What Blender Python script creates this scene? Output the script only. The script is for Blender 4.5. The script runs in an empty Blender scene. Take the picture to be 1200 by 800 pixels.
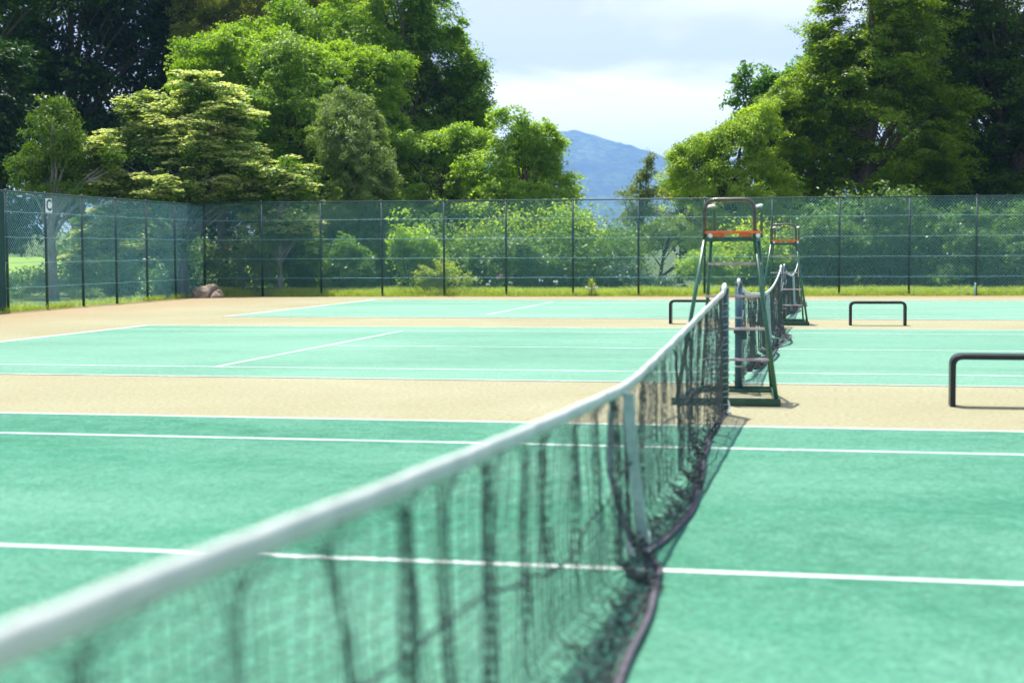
import bpy, bmesh, math, random
import numpy as np
from mathutils import Vector, Matrix, noise as mnoise

S = bpy.context.scene
COL = S.collection
R = math.radians
CAM = ([0.8757, -6.5161, 1.3929], [0.97875, 0.204995, -0.00508], [-0.007298, 0.059582, 0.998197], [-0.204928, 0.976948, -0.059812], 53.444)
YC = [0, 14.822, 29.536]                      # centre line (Y) of each of the three courts
SUN = Vector((-.215, .36, 1.07)).normalized()      # towards the sun, from the shadow of the net post

# ------------------------------------------------------------------ helpers
def link(o, parent=None):
    COL.objects.link(o)
    if parent is not None:
        o.parent = parent
    return o

def tag(o, label=None, cat=None, group=None, kind=None):
    if label: o['label'] = label
    if cat: o['category'] = cat
    if group: o['group'] = group
    if kind: o['kind'] = kind
    return o

def empty(name, loc=(0, 0, 0), rz=0.0):
    o = bpy.data.objects.new(name, None)
    o.location = loc; o.rotation_euler = (0, 0, rz); o.empty_display_size = .2
    return link(o)

def mesh_np(name, V, F, mat, parent=None, tint=None, smooth=False):
    """V (n,3), F (m,k) with constant k"""
    V = np.asarray(V, np.float32); F = np.asarray(F, np.int32)
    me = bpy.data.meshes.new(name)
    n, (m, k) = len(V), F.shape
    me.vertices.add(n); me.vertices.foreach_set('co', V.ravel())
    me.loops.add(m * k); me.loops.foreach_set('vertex_index', F.ravel())
    me.polygons.add(m)
    me.polygons.foreach_set('loop_start', np.arange(0, m * k, k, dtype=np.int32))
    me.polygons.foreach_set('use_smooth', np.full(m, smooth))
    if tint is not None:
        a = me.attributes.new('tint', 'FLOAT', 'FACE'); a.data.foreach_set('value', np.asarray(tint, np.float32))
    me.update(calc_edges=True)
    me.materials.append(mat)
    return link(bpy.data.objects.new(name, me), parent)

class MB:
    """collects boxes, tubes and sheets; build() makes ONE mesh object"""
    def __init__(s, origin=(0, 0, 0)):
        s.v, s.f, s.sm = [], [], []; s.o = Vector(origin)
    def add(s, vs, fs, smooth):
        b = len(s.v)
        s.v += [tuple(Vector(q) - s.o) for q in vs]
        s.f += [tuple(b + i for i in f) for f in fs]; s.sm += [smooth] * len(fs)
    def box(s, c, size, bevel=.004, rot=None):
        bm = bmesh.new(); bmesh.ops.create_cube(bm, size=1)
        bmesh.ops.scale(bm, vec=size, verts=bm.verts)
        if bevel: bmesh.ops.bevel(bm, geom=list(bm.edges), offset=bevel, segments=2, affect='EDGES')
        M = Matrix.Translation(c) @ (rot.to_4x4() if rot else Matrix())
        bm.transform(M); bm.verts.index_update()
        s.add([v.co.copy() for v in bm.verts], [[v.index for v in f.verts] for f in bm.faces], False); bm.free()
    def tube(s, pts, r, n=10, cap=True, flat=None):
        pts = [Vector(q) for q in pts]; m = len(pts)
        rr = r if isinstance(r, (list, tuple)) else [r] * m
        T = []
        for i in range(m):
            a = pts[max(i - 1, 0)]; b = pts[min(i + 1, m - 1)]
            T.append((b - a).normalized())
        up = Vector((0, 0, 1)) if abs(T[0].z) < .9 else Vector((1, 0, 0))
        N = (up - T[0] * up.dot(T[0])).normalized()
        vs, fs = [], []
        for i in range(m):
            N = (N - T[i] * N.dot(T[i])).normalized(); B = T[i].cross(N)
            for k in range(n):
                a = 2 * math.pi * k / n
                vs.append(pts[i] + (N * math.cos(a) + B * math.sin(a)) * rr[i])
        for i in range(m - 1):
            for k in range(n):
                k2 = (k + 1) % n
                fs.append((i * n + k, i * n + k2, (i + 1) * n + k2, (i + 1) * n + k))
        s.add(vs, fs, True)
        if cap:
            b = len(s.v)
            s.f.append(tuple(b - m * n + k for k in reversed(range(n)))); s.sm.append(False)
            s.f.append(tuple(b - n + k for k in range(n))); s.sm.append(False)
    def build(s, name, mat, parent=None):
        me = bpy.data.meshes.new(name); me.from_pydata(s.v, [], s.f)
        me.polygons.foreach_set('use_smooth', s.sm); me.materials.append(mat); me.update()
        return link(bpy.data.objects.new(name, me), parent)

def round_path(pts, rad, seg=6):
    """polyline with its inner corners rounded"""
    P = [Vector(q) for q in pts]; out = [P[0]]
    for i in range(1, len(P) - 1):
        a, b, c = P[i - 1], P[i], P[i + 1]
        d1 = (a - b).normalized(); d2 = (c - b).normalized()
        r = min(rad, (a - b).length * .5, (c - b).length * .5)
        p0, p2 = b + d1 * r, b + d2 * r
        for k in range(seg + 1):
            t = k / seg
            out.append(p0 * (1 - t) ** 2 + b * 2 * t * (1 - t) * .92 + b * 2 * t * (1 - t) * .08 + p2 * t * t)
    out.append(P[-1]); return out

def segs(A, B, r, sides=3):
    """numpy: every A->B segment a thin prism"""
    A = np.asarray(A, float); B = np.asarray(B, float); d = B - A
    L = np.linalg.norm(d, axis=1, keepdims=True); L[L == 0] = 1; d /= L
    ref = np.where(np.abs(d[:, 2:3]) < .9, [[0, 0, 1.]], [[1., 0, 0]])
    n = np.cross(d, ref); n /= np.linalg.norm(n, axis=1, keepdims=True); b = np.cross(d, n)
    rr = np.broadcast_to(np.asarray(r, float).reshape(-1, 1) if np.ndim(r) else r, (len(A), 1))
    V = []
    for P in (A, B):
        for k in range(sides):
            a = 2 * math.pi * k / sides
            V.append(P + (n * math.cos(a) + b * math.sin(a)) * rr)
    V = np.stack(V, 1)                              # (m, 2*sides, 3)
    base = (np.arange(len(A)) * 2 * sides)[:, None]
    F = []
    for k in range(sides):
        k2 = (k + 1) % sides
        F.append(np.concatenate([base + k, base + k2, base + sides + k2, base + sides + k], 1))
    return V.reshape(-1, 3), np.concatenate(F, 0)

# ------------------------------------------------------------------ materials
def new_mat(name):
    m = bpy.data.materials.new(name); m.use_nodes = True
    nt = m.node_tree; b = nt.nodes['Principled BSDF']
    return m, nt, b

def N(nt, t, **kw):
    n = nt.nodes.new(t)
    for k, v in kw.items():
        if k in n.inputs.keys() if isinstance(k, str) else False: n.inputs[k].default_value = v
        else: setattr(n, k, v)
    return n

def noise(nt, scale, detail=4, rough=.55, vec=None, dist=0):
    n = nt.nodes.new('ShaderNodeTexNoise')
    n.inputs['Scale'].default_value = scale; n.inputs['Detail'].default_value = detail
    n.inputs['Roughness'].default_value = rough; n.inputs['Distortion'].default_value = dist
    if vec is None: vec = coord(nt)
    nt.links.new(vec, n.inputs['Vector']); return n.outputs['Fac']

def coord(nt, scale=None, kind='Object'):
    tc = nt.nodes.new('ShaderNodeTexCoord'); o = tc.outputs[kind]
    if scale is None: return o
    mp = nt.nodes.new('ShaderNodeMapping'); mp.inputs['Scale'].default_value = scale
    nt.links.new(o, mp.inputs['Vector']); return mp.outputs['Vector']

def ramp(nt, fac, stops):
    r = nt.nodes.new('ShaderNodeValToRGB'); e = r.color_ramp.elements
    while len(e) < len(stops): e.new(.5)
    for i, (p, c) in enumerate(stops):
        e[i].position = p; e[i].color = (*c, 1) if len(c) == 3 else c
    nt.links.new(fac, r.inputs['Fac']); return r.outputs['Color']

def mix(nt, fac, a, b, mode='MIX'):
    m = nt.nodes.new('ShaderNodeMix'); m.data_type = 'RGBA'; m.blend_type = mode
    for k, v in ((0, fac), (6, a), (7, b)):
        if isinstance(v, (int, float)): m.inputs[k].default_value = v
        elif isinstance(v, tuple): m.inputs[k].default_value = (*v, 1) if len(v) == 3 else v
        else: nt.links.new(v, m.inputs[k])
    return m.outputs[2]

def bump(nt, b, h, strength=.3, dist=.01):
    n = nt.nodes.new('ShaderNodeBump'); n.inputs['Strength'].default_value = strength
    n.inputs['Distance'].default_value = dist
    nt.links.new(h, n.inputs['Height']); nt.links.new(n.outputs['Normal'], b.inputs['Normal'])

def paint(name, col, rough=.45, metal=0, worn=None, scale=14, lo=.42, hi=.62, bumpy=.15, spec=.5):
    m, nt, b = new_mat(name)
    f = noise(nt, scale, 5, .6)
    worn = worn or tuple(min(1, c * 1.35 + .01) for c in col)
    c = ramp(nt, f, [(lo, col), (hi, worn)])
    nt.links.new(c, b.inputs['Base Color'])
    b.inputs['Roughness'].default_value = rough; b.inputs['Metallic'].default_value = metal
    b.inputs['Specular IOR Level'].default_value = spec
    if bumpy: bump(nt, b, noise(nt, scale * 6, 3), bumpy, .003)
    return m

def leaf_mat(name, c0, c1, trans=.45, rough=.42, spec=.26):
    """c0..c1 by the leaf's own tint; thin leaves let light through"""
    m, nt, b = new_mat(name)
    at = nt.nodes.new('ShaderNodeAttribute'); at.attribute_name = 'tint'
    col = ramp(nt, at.outputs['Fac'], [(0, c0), (1, c1)])
    nt.links.new(col, b.inputs['Base Color'])
    b.inputs['Roughness'].default_value = rough; b.inputs['Specular IOR Level'].default_value = spec
    tr = nt.nodes.new('ShaderNodeBsdfTranslucent')
    tc = mix(nt, .8, col, (1.0, 1.0, .35), 'MULTIPLY')
    br = mix(nt, 1.0, tc, (1.75, 1.8, 1.2), 'MULTIPLY')
    nt.links.new(br, tr.inputs['Color'])
    ms = nt.nodes.new('ShaderNodeMixShader'); ms.inputs['Fac'].default_value = trans
    nt.links.new(b.outputs[0], ms.inputs[1]); nt.links.new(tr.outputs[0], ms.inputs[2])
    nt.links.new(ms.outputs[0], nt.nodes['Material Output'].inputs['Surface'])
    return m

# court: green turf with sand in it
def turf_mat(name='green_court_turf', sandy=0.0):
    m, nt, b = new_mat(name)
    big = noise(nt, .35, 5, .62, dist=.6)
    mid = noise(nt, 5.0, 6, .7)
    fine = noise(nt, 130, 3, .8)
    streak = noise(nt, 3.0, 5, .7, vec=coord(nt, (2.2, 11, 1)))
    c = ramp(nt, big, [(.3, (.006, .120, .058)), (.7, (.022, .190, .105))])
    c = mix(nt, ramp(nt, mid, [(.38, (0, 0, 0)), (.68, (.8, .8, .8))]), c, (.062, .240, .155))
    c = mix(nt, ramp(nt, noise(nt, .16, 4, .6, vec=coord(nt, (.7, 1.3, 1)), dist=.8), [(.40, (0, 0, 0)), (.64, (.6, .6, .6))]), c, (.14, .335, .235))
    c = mix(nt, ramp(nt, streak, [(.48, (0, 0, 0)), (.8, (.75, .75, .75))]), c, (.12, .29, .19))
    c = mix(nt, ramp(nt, noise(nt, 9, 5, .8), [(.62, (0, 0, 0)), (.78, (.6, .6, .6))]), c, (.26, .29, .17))
    c = mix(nt, .8, c, ramp(nt, noise(nt, 24, 5, .75), [(.32, (.50, .60, .57)), (.68, (1.55, 1.42, 1.45))]), 'MULTIPLY')
    c = mix(nt, .7, c, ramp(nt, noise(nt, 60, 4, .8), [(.34, (.6, .66, .64)), (.66, (1.42, 1.34, 1.36))]), 'MULTIPLY')
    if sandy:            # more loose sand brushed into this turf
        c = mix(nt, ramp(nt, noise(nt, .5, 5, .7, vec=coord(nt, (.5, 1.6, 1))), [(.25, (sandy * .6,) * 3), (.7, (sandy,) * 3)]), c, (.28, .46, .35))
    c = mix(nt, .75, c, ramp(nt, fine, [(.3, (.45, .5, .5)), (.7, (1.35, 1.3, 1.3))]), 'MULTIPLY')
    nt.links.new(c, b.inputs['Base Color']); b.inputs['Roughness'].default_value = .85
    b.inputs['Specular IOR Level'].default_value = .25
    bump(nt, b, fine, .5, .006)
    return m

def sand_mat():
    m, nt, b = new_mat('sanded_tan_turf')
    big = noise(nt, .3, 5, .6, dist=.5); mid = noise(nt, 4, 6, .7); fine = noise(nt, 120, 3, .8)
    streak = noise(nt, 2.0, 5, .7, vec=coord(nt, (1, 7, 1)))
    c = ramp(nt, big, [(.3, (.27, .245, .145)), (.55, (.30, .288, .182)), (.75, (.335, .33, .215))])
    c = mix(nt, ramp(nt, mid, [(.4, (0, 0, 0)), (.75, (.5, .5, .5))]), c, (.28, .30, .18))
    c = mix(nt, ramp(nt, streak, [(.55, (0, 0, 0)), (.85, (.7, .7, .7))]), c, (.36, .265, .14))
    # bare clay along the fences (a stain of its own shape)
    xyz = nt.nodes.new('ShaderNodeSeparateXYZ'); nt.links.new(coord(nt), xyz.inputs[0])
    def band(sock, a, bb):
        mr = nt.nodes.new('ShaderNodeMapRange'); mr.clamp = True
        mr.inputs['From Min'].default_value = a; mr.inputs['From Max'].default_value = bb
        nt.links.new(sock, mr.inputs['Value']); return mr.outputs['Result']
    clay = band(xyz.outputs['X'], -13.2, -17.4)
    clay2 = band(xyz.outputs['Y'], 36.6, 38.6)
    mx = nt.nodes.new('ShaderNodeMath'); mx.operation = 'MAXIMUM'
    nt.links.new(clay, mx.inputs[0]); nt.links.new(clay2, mx.inputs[1])
    ml = nt.nodes.new('ShaderNodeMath'); ml.operation = 'MULTIPLY'
    nt.links.new(mx.outputs[0], ml.inputs[0])
    nt.links.new(ramp(nt, noise(nt, 1.1, 5, .7), [(.3, (.35,) * 3), (.6, (1,) * 3)]), ml.inputs[1])
    c = mix(nt, ml.outputs[0], c, (.31, .225, .125))
    c = mix(nt, .7, c, ramp(nt, noise(nt, 22, 5, .75), [(.32, (.60, .60, .56)), (.68, (1.38, 1.38, 1.34))]), 'MULTIPLY')
    c = mix(nt, .55, c, ramp(nt, fine, [(.3, (.6, .6, .6)), (.7, (1.25, 1.25, 1.25))]), 'MULTIPLY')
    nt.links.new(c, b.inputs['Base Color']); b.inputs['Roughness'].default_value = .95
    b.inputs['Specular IOR Level'].default_value = .2
    bump(nt, b, fine, .4, .006)
    return m

def line_mat():
    m, nt, b = new_mat('white_court_line')
    f = noise(nt, 30, 5, .75); g = noise(nt, 1.3, 4, .6)
    c = ramp(nt, f, [(.30, (.38, .50, .42)), (.58, (.72, .76, .71))])
    c = mix(nt, ramp(nt, g, [(.42, (0, 0, 0)), (.68, (.8, .8, .8))]), c, (.34, .48, .39))
    nt.links.new(c, b.inputs['Base Color']); b.inputs['Roughness'].default_value = .9
    return m

def ground_mat():
    m, nt, b = new_mat('rough_meadow')
    c = ramp(nt, noise(nt, .5, 6, .7), [(.3, (.06, .11, .022)), (.7, (.15, .22, .05))])
    c = mix(nt, .7, c, ramp(nt, noise(nt, 20, 4, .8), [(.3, (.5, .5, .5)), (.7, (1.3, 1.3, 1.2))]), 'MULTIPLY')
    nt.links.new(c, b.inputs['Base Color']); b.inputs['Roughness'].default_value = 1
    bump(nt, b, noise(nt, 25, 4, .8), .8, .05); return m

def lawn_mat():
    m, nt, b = new_mat('mown_lawn')
    c = ramp(nt, noise(nt, .4, 5, .7), [(.3, (.17, .30, .03)), (.7, (.26, .40, .05))])
    nt.links.new(c, b.inputs['Base Color']); b.inputs['Roughness'].default_value = 1
    bump(nt, b, noise(nt, 20, 4, .8), .6, .05); return m

def hill_mat():
    m, nt, b = new_mat('wooded_hillside')
    c = ramp(nt, noise(nt, .006, 6, .7), [(.38, (.008, .02, .008)), (.62, (.13, .19, .04))])
    c = mix(nt, .9, c, ramp(nt, noise(nt, .035, 6, .75), [(.42, (.1, .12, .12)), (.58, (2.2, 2.2, 1.7))]), 'MULTIPLY')
    nt.links.new(c, b.inputs['Base Color']); b.inputs['Roughness'].default_value = 1
    bump(nt, b, noise(nt, .02, 7, .75), 1, 90); return m

def water_mat():
    m, nt, b = new_mat('lake_water')
    b.inputs['Base Color'].default_value = (.03, .07, .08, 1); b.inputs['Roughness'].default_value = .3
    bump(nt, b, noise(nt, .8, 5, .6, vec=coord(nt, (1, .3, 1))), 1.0, .8); return m

def rock_mat():
    m, nt, b = new_mat('pinkish_rock')
    c = ramp(nt, noise(nt, 5, 6, .7), [(.3, (.16, .12, .085)), (.7, (.38, .31, .23))])
    nt.links.new(c, b.inputs['Base Color']); b.inputs['Roughness'].default_value = .95
    bump(nt, b, noise(nt, 9, 6, .7), .8, .05); return m

def bark_mat(name, a, c_):
    m, nt, b = new_mat(name)
    c = ramp(nt, noise(nt, 6, 6, .7, vec=coord(nt, (3, 3, .6))), [(.35, a), (.65, c_)])
    nt.links.new(c, b.inputs['Base Color']); b.inputs['Roughness'].default_value = .95
    bump(nt, b, noise(nt, 9, 5, .7, vec=coord(nt, (3, 3, .5))), .9, .04); return m

M = dict(
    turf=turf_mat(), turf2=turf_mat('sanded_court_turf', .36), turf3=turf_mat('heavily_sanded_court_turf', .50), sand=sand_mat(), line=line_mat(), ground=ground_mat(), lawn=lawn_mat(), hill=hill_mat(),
    water=water_mat(), rock=rock_mat(),
    bark=bark_mat('grey_brown_bark', (.04, .03, .022), (.13, .10, .075)),
    barkgrey=bark_mat('pale_grey_bark', (.12, .11, .10), (.30, .28, .25)),
    barkred=bark_mat('red_pine_bark', (.14, .05, .03), (.34, .15, .09)),
    chair_green=paint('green_painted_steel', (.008, .085, .038), .32, worn=(.015, .13, .06), spec=.6),
    chair_dark=paint('dark_green_painted_steel', (.010, .065, .035), .35, worn=(.02, .10, .055)),
    rung=paint('worn_pale_steel', (.52, .44, .44), .4, worn=(.36, .30, .30)),
    loop=paint('worn_green_grey_tube', (.03, .045, .03), .3, worn=(.10, .085, .065)),
    orange=paint('orange_painted_slat', (.72, .14, .03), .45, worn=(.80, .22, .06), spec=.4),
    white=paint('white_plastic_and_highlight', (.80, .80, .78), .5, worn=(.66, .68, .66)),
    black=paint('black_coated_tube', (.012, .016, .016), .38, worn=(.022, .026, .026), spec=.3),
    post=paint('dark_teal_net_post', (.018, .060, .060), .45, worn=(.03, .10, .09)),
    postblue=paint('dark_blue_net_post', (.015, .07, .10), .45, worn=(.03, .10, .13)),
    tape=paint('white_net_tape', (.53, .56, .52), .8, worn=(.43, .47, .44), scale=5, bumpy=.3),
    strap=paint('grey_webbing_strap', (.40, .47, .48), .8, worn=(.32, .38, .40), scale=20),
    strap2=paint('violet_grey_webbing', (.25, .27, .33), .8, worn=(.20, .22, .27), scale=20),
    band=paint('violet_grey_bottom_band', (.085, .08, .10), .85, worn=(.05, .048, .062), scale=12, bumpy=.4),
    rope=paint('pale_lacing_cord', (.30, .42, .40), .8, worn=(.2, .3, .3)),
    cord=paint('black_fold_shadow', (.012, .02, .022), .8, bumpy=0),  # dark colour of the fold shadow drawn across the nets
    net=paint('black_green_net_twine', (.012, .022, .022), .7, worn=(.02, .045, .042), bumpy=0),
    wire=paint('pale_green_coated_wire', (.10, .35, .37), .4, worn=(.15, .43, .46), bumpy=0, spec=.6),
    rail=paint('green_fence_rail', (.16, .36, .38), .5, bumpy=.1),
    fpost=paint('dark_green_fence_post', (.010, .045, .045), .5, worn=(.02, .065, .065)),
    screen=paint('dark_teal_windscreen', (.004, .045, .036), .9, worn=(.006, .06, .048), scale=3),
    plate=paint('pale_sign_plate', (.62, .72, .70), .5, scale=6),
    letter=paint('dark_teal_letter', (.02, .09, .10), .6, bumpy=0),
    petal=paint('white_petals', (.75, .76, .78), .7, bumpy=0),
    pinkp=paint('dusky_pink_petals', (.45, .22, .20), .7, bumpy=0),
    redp=paint('red_petals', (.75, .07, .06), .6, bumpy=0),
    stem=paint('green_stem', (.06, .14, .03), .7, bumpy=0),
    stone=paint('pale_blue_grey_stone', (.45, .48, .52), .9, worn=(.6, .62, .66), scale=20, bumpy=.5),
    grass=leaf_mat('sunlit_grass_blades', (.26, .36, .06), (.46, .50, .16), .5),
)
LEAF = dict(
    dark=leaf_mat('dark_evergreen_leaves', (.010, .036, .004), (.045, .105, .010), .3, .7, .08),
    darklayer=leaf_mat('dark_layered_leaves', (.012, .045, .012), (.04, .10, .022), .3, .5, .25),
    conif=leaf_mat('yellow_green_conifer_leaves', (.05, .12, .012), (.14, .22, .02), .35),
    dogwood=leaf_mat('dogwood_leaves', (.05, .12, .02), (.14, .24, .04), .45),
    bract=leaf_mat('cream_dogwood_bracts', (.36, .42, .16), (.64, .67, .42), .4),
    bright=leaf_mat('bright_green_leaves', (.085, .19, .018), (.27, .38, .05), .58),
    pine=leaf_mat('olive_pine_needles', (.12, .17, .035), (.34, .36, .10), .6),
    olive=leaf_mat('olive_conifer_sprays', (.08, .15, .04), (.25, .33, .11), .45),
    green=leaf_mat('mid_green_leaves', (.065, .16, .014), (.24, .36, .04), .58),
    pale=leaf_mat('pale_green_leaves', (.13, .25, .03), (.34, .45, .09), .58),
    spruce=leaf_mat('spruce_needles', (.08, .14, .035), (.22, .27, .08), .5),
    olivebroad=leaf_mat('brown_olive_leaves', (.14, .14, .04), (.28, .25, .09), .5),
    fine=leaf_mat('light_green_small_leaves', (.15, .26, .03), (.37, .46, .08), .58),
    deep=leaf_mat('deep_green_leaves', (.05, .15, .02), (.16, .30, .04), .55),
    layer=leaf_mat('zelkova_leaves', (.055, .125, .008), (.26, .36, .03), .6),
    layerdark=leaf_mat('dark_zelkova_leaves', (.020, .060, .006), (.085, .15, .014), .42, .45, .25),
    scrub=leaf_mat('grey_green_scrub_leaves', (.07, .14, .05), (.20, .28, .11), .45),
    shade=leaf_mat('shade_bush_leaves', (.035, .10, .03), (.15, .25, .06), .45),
    yellow=leaf_mat('yellow_green_leaves', (.20, .28, .04), (.38, .42, .10), .45),
    bluish=leaf_mat('blue_green_leaves', (.03, .09, .07), (.10, .18, .14), .35),
)

# ------------------------------------------------------------------ terrain
def sst(a, b, x):
    t = np.clip((np.asarray(x, float) - a) / (b - a), 0, 1); return t * t * (3 - 2 * t)

def H(x, y):
    x = np.asarray(x, float); y = np.asarray(y, float)
    d = np.hypot(x, y)
    right = sst(-40, -24, x)                               # towards the lake
    drop = -12.5 * sst(56, 150, y) * right
    left = (1 - right) * (1.1 * sst(50, 95, d) + 6 * sst(140, 500, d))
    far = 16 * sst(3500, 4300, d) * right
    return -.03 + drop + left + far

def grid(name, xs, ys, fz, mat, smooth=True):
    X, Y = np.meshgrid(xs, ys); Z = fz(X, Y)
    V = np.stack([X.ravel(), Y.ravel(), Z.ravel()], 1); nx, ny = len(xs), len(ys)
    i = np.arange(nx * ny).reshape(ny, nx)
    F = np.stack([i[:-1, :-1].ravel(), i[:-1, 1:].ravel(), i[1:, 1:].ravel(), i[1:, :-1].ravel()], 1)
    return mesh_np(name, V, F, mat, smooth=smooth)

def spaced(a, b, core0, core1, step, n):
    """even steps inside the core, growing steps outside"""
    core = np.arange(core0, core1 + step, step)
    lo = core0 - np.geomspace(step, core0 - a, n)[::-1]; hi = core[-1] + np.geomspace(step, b - core[-1], n)
    return np.concatenate([lo, core, hi])

tag(grid('ground', spaced(-7200, 7200, -120, 80, 4, 34), spaced(-7200, 7200, -30, 200, 4, 38), H, M['ground']),
    'rough green meadow ground round the courts', kind='structure')

rngh = np.random.default_rng(5)
def lawn_z(X, Y): return H(X, Y) + .02 + .02 * np.sin(X * .3) * np.sin(Y * .25)
tag(grid('lawn', np.linspace(-66, -27, 40), np.linspace(52, 92, 40), lawn_z, M['lawn']), 'bright mown lawn beyond the side fence', kind='structure')

V = [(-2500, 100, -8), (2500, 100, -8), (2500, 4200, -8), (-2500, 4200, -8)]
tag(mesh_np('lake', V, [(0, 1, 2, 3)], M['water']), 'bright lake beyond the trees', kind='structure')

PK = (-830., 4920.)                                         # the summit
def hill_z(X, Y):
    dx, dy = X - PK[0], Y - PK[1]
    h = 409 - .40 * np.sqrt(dx * dx + (.75 * dy) ** 2 + 1600)
    h2 = 182 - .16 * np.sqrt((X - 960) ** 2 + (.8 * (Y - 5760)) ** 2)
    h = np.maximum(h, h2)
    nz = np.vectorize(lambda a, b: mnoise.fractal(Vector((a / 330, b / 330, 3.1)), 1.0, 2.1, 6))(X, Y)
    fz = np.vectorize(lambda a, b: mnoise.noise(Vector((a / 24, b / 24, 9.1))))(X, Y)
    return np.maximum(h, -6) + nz * 22 * sst(0, 70, h) + fz * 5 + 4
tag(grid('hills', np.linspace(-1700, 700, 240), np.linspace(3700, 5900, 100), hill_z, M['hill']), 'blue wooded mountain far beyond the lake', kind='structure')

# ------------------------------------------------------------------ courts
FB0, FB1 = Vector((-18.36, 38.23, 0)), Vector((13.6, 40.79, 0))    # back fence line
FS0 = Vector((-17.9, 15.0, 0))                                       # near end of the side fence line
FS1 = Vector((-18.36, 38.23, 0))
vs = [(-17.9 + .0, -16, 0), (18, -16, 0), (18, 41.1, 0), (13.6, 40.74, 0), (-18.30, 38.18, 0), (-17.9, 15, 0)]
me = bpy.data.meshes.new('court_surround'); me.from_pydata(vs, [], [tuple(range(6))]); me.materials.append(M['sand'])
tag(link(bpy.data.objects.new('court_surround', me)), 'sandy tan surround between and around the green courts', kind='structure')
for k, yc in enumerate(YC):
    V = [(-11.885, yc - 5.485, .004), (11.885, yc - 5.485, .004), (11.885, yc + 5.485, .004), (-11.885, yc + 5.485, .004)]
    V += [(a_, b_, -.002) for a_, b_, c_ in V]
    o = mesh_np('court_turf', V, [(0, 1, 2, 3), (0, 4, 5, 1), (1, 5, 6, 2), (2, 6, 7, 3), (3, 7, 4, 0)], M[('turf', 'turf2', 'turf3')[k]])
    tag(o, ['green turf of the nearest court', 'green turf of the middle court', 'green turf of the farthest court'][k], kind='structure')
    V, F = [], []
    def rect(x0, x1, y0, y1):
        b = len(V); V.extend([(x0, y0, .008), (x1, y0, .008), (x1, y1, .008), (x0, y1, .008)]); V.extend([(x0, y0, .001), (x1, y0, .001), (x1, y1, .001), (x0, y1, .001)])
        F.extend([(b, b + 1, b + 2, b + 3)] + [(b + i, b + 4 + i, b + 4 + (i + 1) % 4, b + (i + 1) % 4) for i in range(4)])
    a, s, w = 5.485, 4.115, .052
    for g in (-1, 1):
        rect(-11.885, 11.885, yc + g * a - (w if g > 0 else 0), yc + g * a + (w if g < 0 else 0))
        rect(-11.785, 11.785, yc + g * s - w / 2, yc + g * s + w / 2)
        x0, x1 = (11.785, 11.885) if g > 0 else (-11.885, -11.785)
        rect(x0, x1, yc - a + w, yc + a - w)
        rect(g * 6.4 - w / 2, g * 6.4 + w / 2, yc - s + w / 2, yc + s - w / 2)
    rect(-6.4 + w / 2, 6.4 - w / 2, yc - w / 2, yc + w / 2)
    tag(mesh_np('court_lines', V, F, M['line']), ['white lines of the nearest court', 'white lines of the middle court', 'white lines of the farthest court'][k], kind='structure')

# ------------------------------------------------------------------ nets
def interp(tab):
    a = np.array(tab, float)
    def f(x):
        # smooth cubic through the table
        x = np.asarray(x, float); i = np.clip(np.searchsorted(a[:, 0], x) - 1, 0, len(a) - 2)
        x0, x1 = a[i, 0], a[i + 1, 0]; y0, y1 = a[i, 1], a[i + 1, 1]
        m = np.gradient(a[:, 1], a[:, 0]); m0, m1 = m[i], m[i + 1]
        h = x1 - x0; t = np.clip((x - x0) / h, 0, 1)
        return (2*t**3-3*t**2+1)*y0 + (t**3-2*t**2+t)*h*m0 + (-2*t**3+3*t**2)*y1 + (t**3-t**2)*h*m1
    return f

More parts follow.
